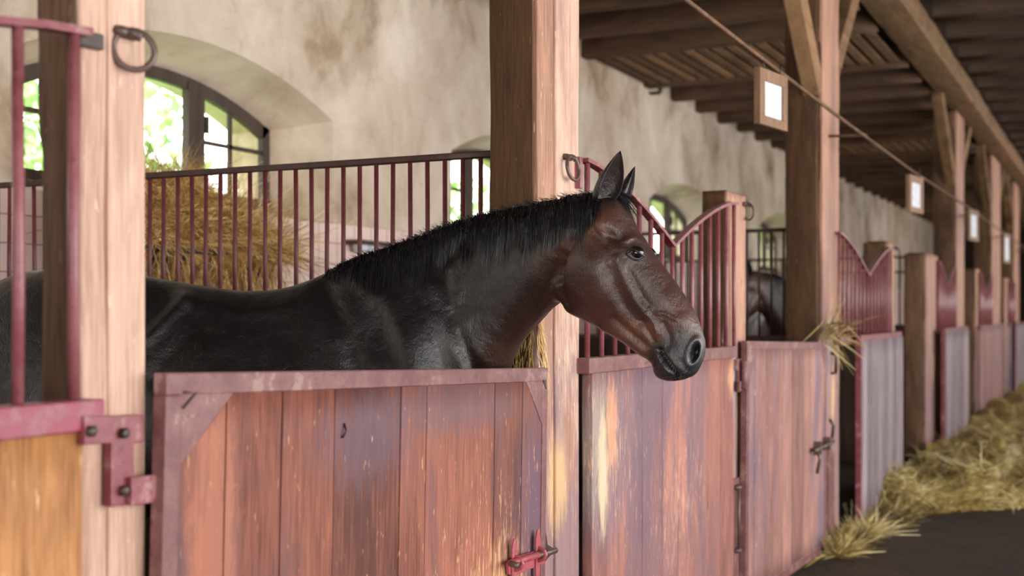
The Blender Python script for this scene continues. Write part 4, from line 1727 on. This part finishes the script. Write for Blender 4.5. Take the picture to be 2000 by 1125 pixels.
tint(np.clip(1.25 - np.hypot((fx - 1327) / 62, (fy - 715) / 58), 0, .3) / .3, (.020, .019, .022))
tint(np.clip(blob(1284, 696, 12, 16), 0, 1), (.006, .005, .006))
tint(np.clip(1.35 - nd * 1.1, 0, 1), (.004, .0035, .004))  # shade inside the nostril, put into the colour as black
tint(sstep(-fy, -410, -385) * sstep(fx, 1090, 1150), (.010, .007, .008))
tint(np.clip(sstep(fy, 1150, 1250), 0, 1), (.008, .007, .008))

# ears: thin cupped leaves
ears = MB()


def ear(l0, base, tip, w, yaw):
    (bx, by), (tx, ty) = base, tip
    ax = Vector((tx - bx, 0, -(ty - by))) * U + Vector((0, -.012 if l0 < 0 else .012, 0))
    z_ = ax.normalized()
    op = Vector((math.cos(yaw), math.sin(yaw) * (-1 if l0 < 0 else 1), 0))
    op = (op - z_ * op.dot(z_)).normalized()
    sd_ = z_.cross(op)
    rings = []
    for k in range(15):
        f = k / 14
        wid = w * (math.sin(math.pi * min(1, .22 + .78 * f) ** .85) ** .8) * (1 if f < .97 else .5) + .0012
        if f < .25:
            wid = max(wid, w * .8)
        c_ = Vector((bx * U, l0, -by * U)) + ax * f + op * (.010 * math.sin(f * 2.2)) - op * .012 * f * f
        ring = []
        th = max(.0035, .008 * (1 - f))
        half = math.radians(125 - 35 * f)
        for q in range(11):
            a = -half + 2 * half * q / 10
            ring.append(c_ - op * math.cos(a) * wid * .85 + sd_ * math.sin(a) * wid)
        for q in range(10, -1, -1):
            a = -half + 2 * half * q / 10
            r_ = max(.0006, wid - th * math.cos(a * .72))
            ring.append(c_ - op * math.cos(a) * r_ * .85 + sd_ * math.sin(a) * r_)
        rings.append(ring)
    n0 = len(ears.v)
    closed_loft(ears, [[tuple(p) for p in r] for r in rings])
    return n0


ear(-.052, (1192, 396), (1229, 300), .036, .55)
ear(.052, (1192, 400), (1227, 322), .032, .15)

ORG = np.array([2.95, 2.95, 0.0])
world = place(co) - ORG
ew = place(np.array(ears.v)) - ORG
faces = [tuple(p.vertices) for p in fm.polygons] + [tuple(i + NV for i in f) for f in ears.f]
world[:, 2] = np.maximum(world[:, 2], .002)
hm = bpy.data.meshes.new('horse')
hm.from_pydata([tuple(v) for v in np.vstack([world, ew])], [], faces)
hm.polygons.foreach_set('use_smooth', [True] * len(faces))
ecol = np.tile(np.array([.012, .008, .008]), (len(ears.v), 1))
for i in range(len(ears.v)):
    q = i % (len(ears.v) // 2)
    if q < 15 * 22 and (q % 22) >= 11:
        ecol[i] = (.030, .019, .017)
    elif q < 15 * 22:
        ecol[i] = (.006, .005, .006)
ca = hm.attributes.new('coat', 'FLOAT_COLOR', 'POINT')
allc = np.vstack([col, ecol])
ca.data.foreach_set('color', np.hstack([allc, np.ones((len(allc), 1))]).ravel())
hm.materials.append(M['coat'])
horse = bpy.data.objects.new('horse', hm)
C.objects.link(horse)
horse.location = ORG
tag(horse, 'dark bay horse with a black mane looking out over the plank door', 'horse')


def horse_part(name, mb, mat):
    v = place(np.array([tuple(p) for p in mb.v])) - ORG
    q = MB()
    q.add([tuple(p) for p in v], mb.f, .5, True)
    return q.build(name, mat, horse, off=(0, 0, 0))


# eyes with lids and lashes
for sgn in (-1, 1):
    c0 = on_flank(1240, 493, -.0135 if sgn < 0 else -.020, sgn)
    e = MB()
    rings = []
    for k in range(13):
        a = math.pi * k / 12
        rings.append([(c0[0] + .0215 * math.sin(a) * math.cos(t_) + 1e-5 * i, c0[1] + .0215 * math.cos(a), c0[2] + .0215 * math.sin(a) * math.sin(t_)) for i, t_ in enumerate([2 * math.pi * j / 20 for j in range(20)])])
    e.loft(rings, True)
    eo = horse_part('eye', e, 'eye')
    for nm, top in (('upper_eyelid', True), ('lower_eyelid', False)):
        lb = MB()
        pts, rs = [], []
        for k in range(15):
            f = k / 14
            px_ = 1222 + 38 * f
            bow = math.sin(math.pi * f ** (.8 if top else 1.1))
            py_ = 497 + 5 * f - (12 * bow if top else -8.5 * bow)
            q = on_flank(px_, py_, .0 if sgn < 0 else -.004, sgn)
            dx, dz = q[0] - c0[0], q[2] - c0[2]
            rr = .0215 ** 2 - dx * dx - dz * dz
            l_ = q[1]
            if rr > 0:
                l_ = sgn * max(sgn * l_, sgn * (c0[1] + sgn * (math.sqrt(rr) + .0005)))
            pts.append((q[0], l_, q[2]))
            rs.append((.0042 if top else .0034) * (.5 + .6 * bow))
        lb.tube(pts, rs, 8)
        if top:
            for k in range(14):
                p = Vector(pts[1 + k % 13])
                lb.tube([p, p + Vector((rnd.uniform(.002, .006), sgn * .010, -.004)), p + Vector((rnd.uniform(.003, .009), sgn * .017, -.010))], [.0006, .0005, .0002], 3)
        horse_part(nm, lb, 'lid')

# mane, forelock, tail, whiskers
crest = [(640, 531), (700, 500), (760, 480), (815, 459), (865, 440), (915, 424), (965, 411), (1020, 400), (1075, 389), (1125, 378), (1172, 374)]
cxs = [a for a, _ in crest]
cys = [c for _, c in crest]


def hair(name, strands_list, wid, tones=None):
    k = len(strands_list[0])
    P = np.array(strands_list)
    n = len(P)
    Pw = (place(P.reshape(-1, 3)) - ORG).reshape(n, k, 3)
    d = np.gradient(Pw, axis=1)
    view = -F_
    w = np.cross(d, view + nr.normal(size=(n, 1, 3)) * .5)
    w /= np.linalg.norm(w, axis=2)[:, :, None] + 1e-9
    prof = np.interp(np.linspace(0, 1, k), [0, .3, .75, 1], [1, 1, .7, .12])
    Wd = w * (prof[None, :, None] * wid * nr.uniform(.6, 1.4, (n, 1, 1)))
    V, Fq, T = ribbons(Pw, Wd, nr.random(n) ** 1.6 if tones is None else tones, k)
    o = bpy.data.objects.new(name, raw_mesh(name, V, Fq, T, 'mane', True))
    C.objects.link(o)
    o.parent = horse
    return o


ml = []
for i in range(5200):
    px = rnd.uniform(640, 1172)
    py = float(np.interp(px, cxs, cys))
    edge_fade = min(1, (px - 625) / 110) * min(1, (1215 - px) / 60)
    clump = noise.noise(Vector((px * .045, 3.3, 0)))
    L = (70 + 34 * clump + rnd.gauss(0, 16)) * edge_fade
    L = max(14, L)
    dx = -6 + 20 * noise.noise(Vector((px * .03, 8.1, 0))) + rnd.gauss(0, 5)
    lift = rnd.uniform(0, 6) if rnd.random() < .93 else rnd.uniform(3, 13)
    pts = []
    l_prev = rnd.uniform(-.008, .012)
    for j in range(7):
        f = j / 6
        qx = px + dx * f ** 1.3
        if j == 0:
            q = np.array((px * U, l_prev, -(py + 5) * U))
        else:
            qy = py - lift * (1 - f) ** 2 + L * f ** 1.15
            hit = on_flank(qx, qy, .003 + .010 * (1 - f) * rnd.random())
            if hit is None:
                hit = np.array((qx * U, min(pts[-1][1], -.004), -qy * U))
            q = hit
        pts.append(q)
    ml.append(pts)
hair('mane', ml, .0014)
# short stray hairs standing up along the crest
ml = []
for i in range(420):
    px = rnd.uniform(660, 1175)
    py = float(np.interp(px, cxs, cys))
    L = rnd.uniform(6, 17)
    a = rnd.gauss(-1.9, .5)
    pts = []
    for j in range(5):
        f = j / 4
        pts.append(np.array(((px + math.cos(a) * L * f * .9 - 8 * f * f) * U, rnd.uniform(-.012, .012) * (1 if j == 0 else .3) - .006 * f, -(py + 4 + math.sin(a) * L * f + 5 * f * f) * U)))
    ml.append(pts)
hair('stray_hair', ml, .0007)
ml = []
for i in range(150):
    l0 = rnd.uniform(-.03, .03)
    ex, ey = rnd.uniform(1205, 1252), rnd.uniform(392, 440)
    pts = []
    for j in range(6):
        f = j / 5
        x = 1192 + rnd.uniform(-3, 3) + (ex - 1192) * f
        yv = 384 + (ey - 384) * f ** 1.4 - 10 * math.sin(math.pi * f)
        pts.append(np.array((x * U, l0 * (1 - .4 * f) - .008 * f, -yv * U)))
    ml.append(pts)
hair('forelock', ml, .0010)
ml = []
for i in range(500):
    l0 = rnd.gauss(0, .03)
    pts = []
    for j in range(7):
        f = j / 6
        pts.append(np.array(((-58 - 32 * math.sin(min(1, f * 2) * 1.4) + rnd.gauss(0, 3) * f + l0 * 200 * f * .3) * U, l0 * (1 + .6 * f), -(615 + 560 * f + rnd.gauss(0, 8) * f) * U)))
    ml.append(pts)
hair('tail', ml, .003)
ml = []
for i in range(46):
    px, py = rnd.choice(((1278, 716), (1290, 738), (1310, 742), (1338, 728), (1270, 704), (1348, 722)))
    px, py = px + rnd.gauss(0, 8), py + rnd.gauss(0, 5)
    h_ = on_flank(px, py, 0)
    if h_ is None:
        continue
    dv = np.array((rnd.gauss(.0, .012), -rnd.uniform(.012, .03), -rnd.uniform(.0, .022)))
    ml.append([h_ + dv * (j / 4) for j in range(5)])
hair('whisker', ml, .0004)

# the second horse, seen through the bars beyond the pinkish door
h2 = copy_tree(horse)
h2['label'] = 'dark horse far back, partly seen through the bars left of the braced post'
h2.name = 'horse'
h2.rotation_euler = (0, 0, math.radians(-96))
h2.location = (11.45, 2.95, 0)
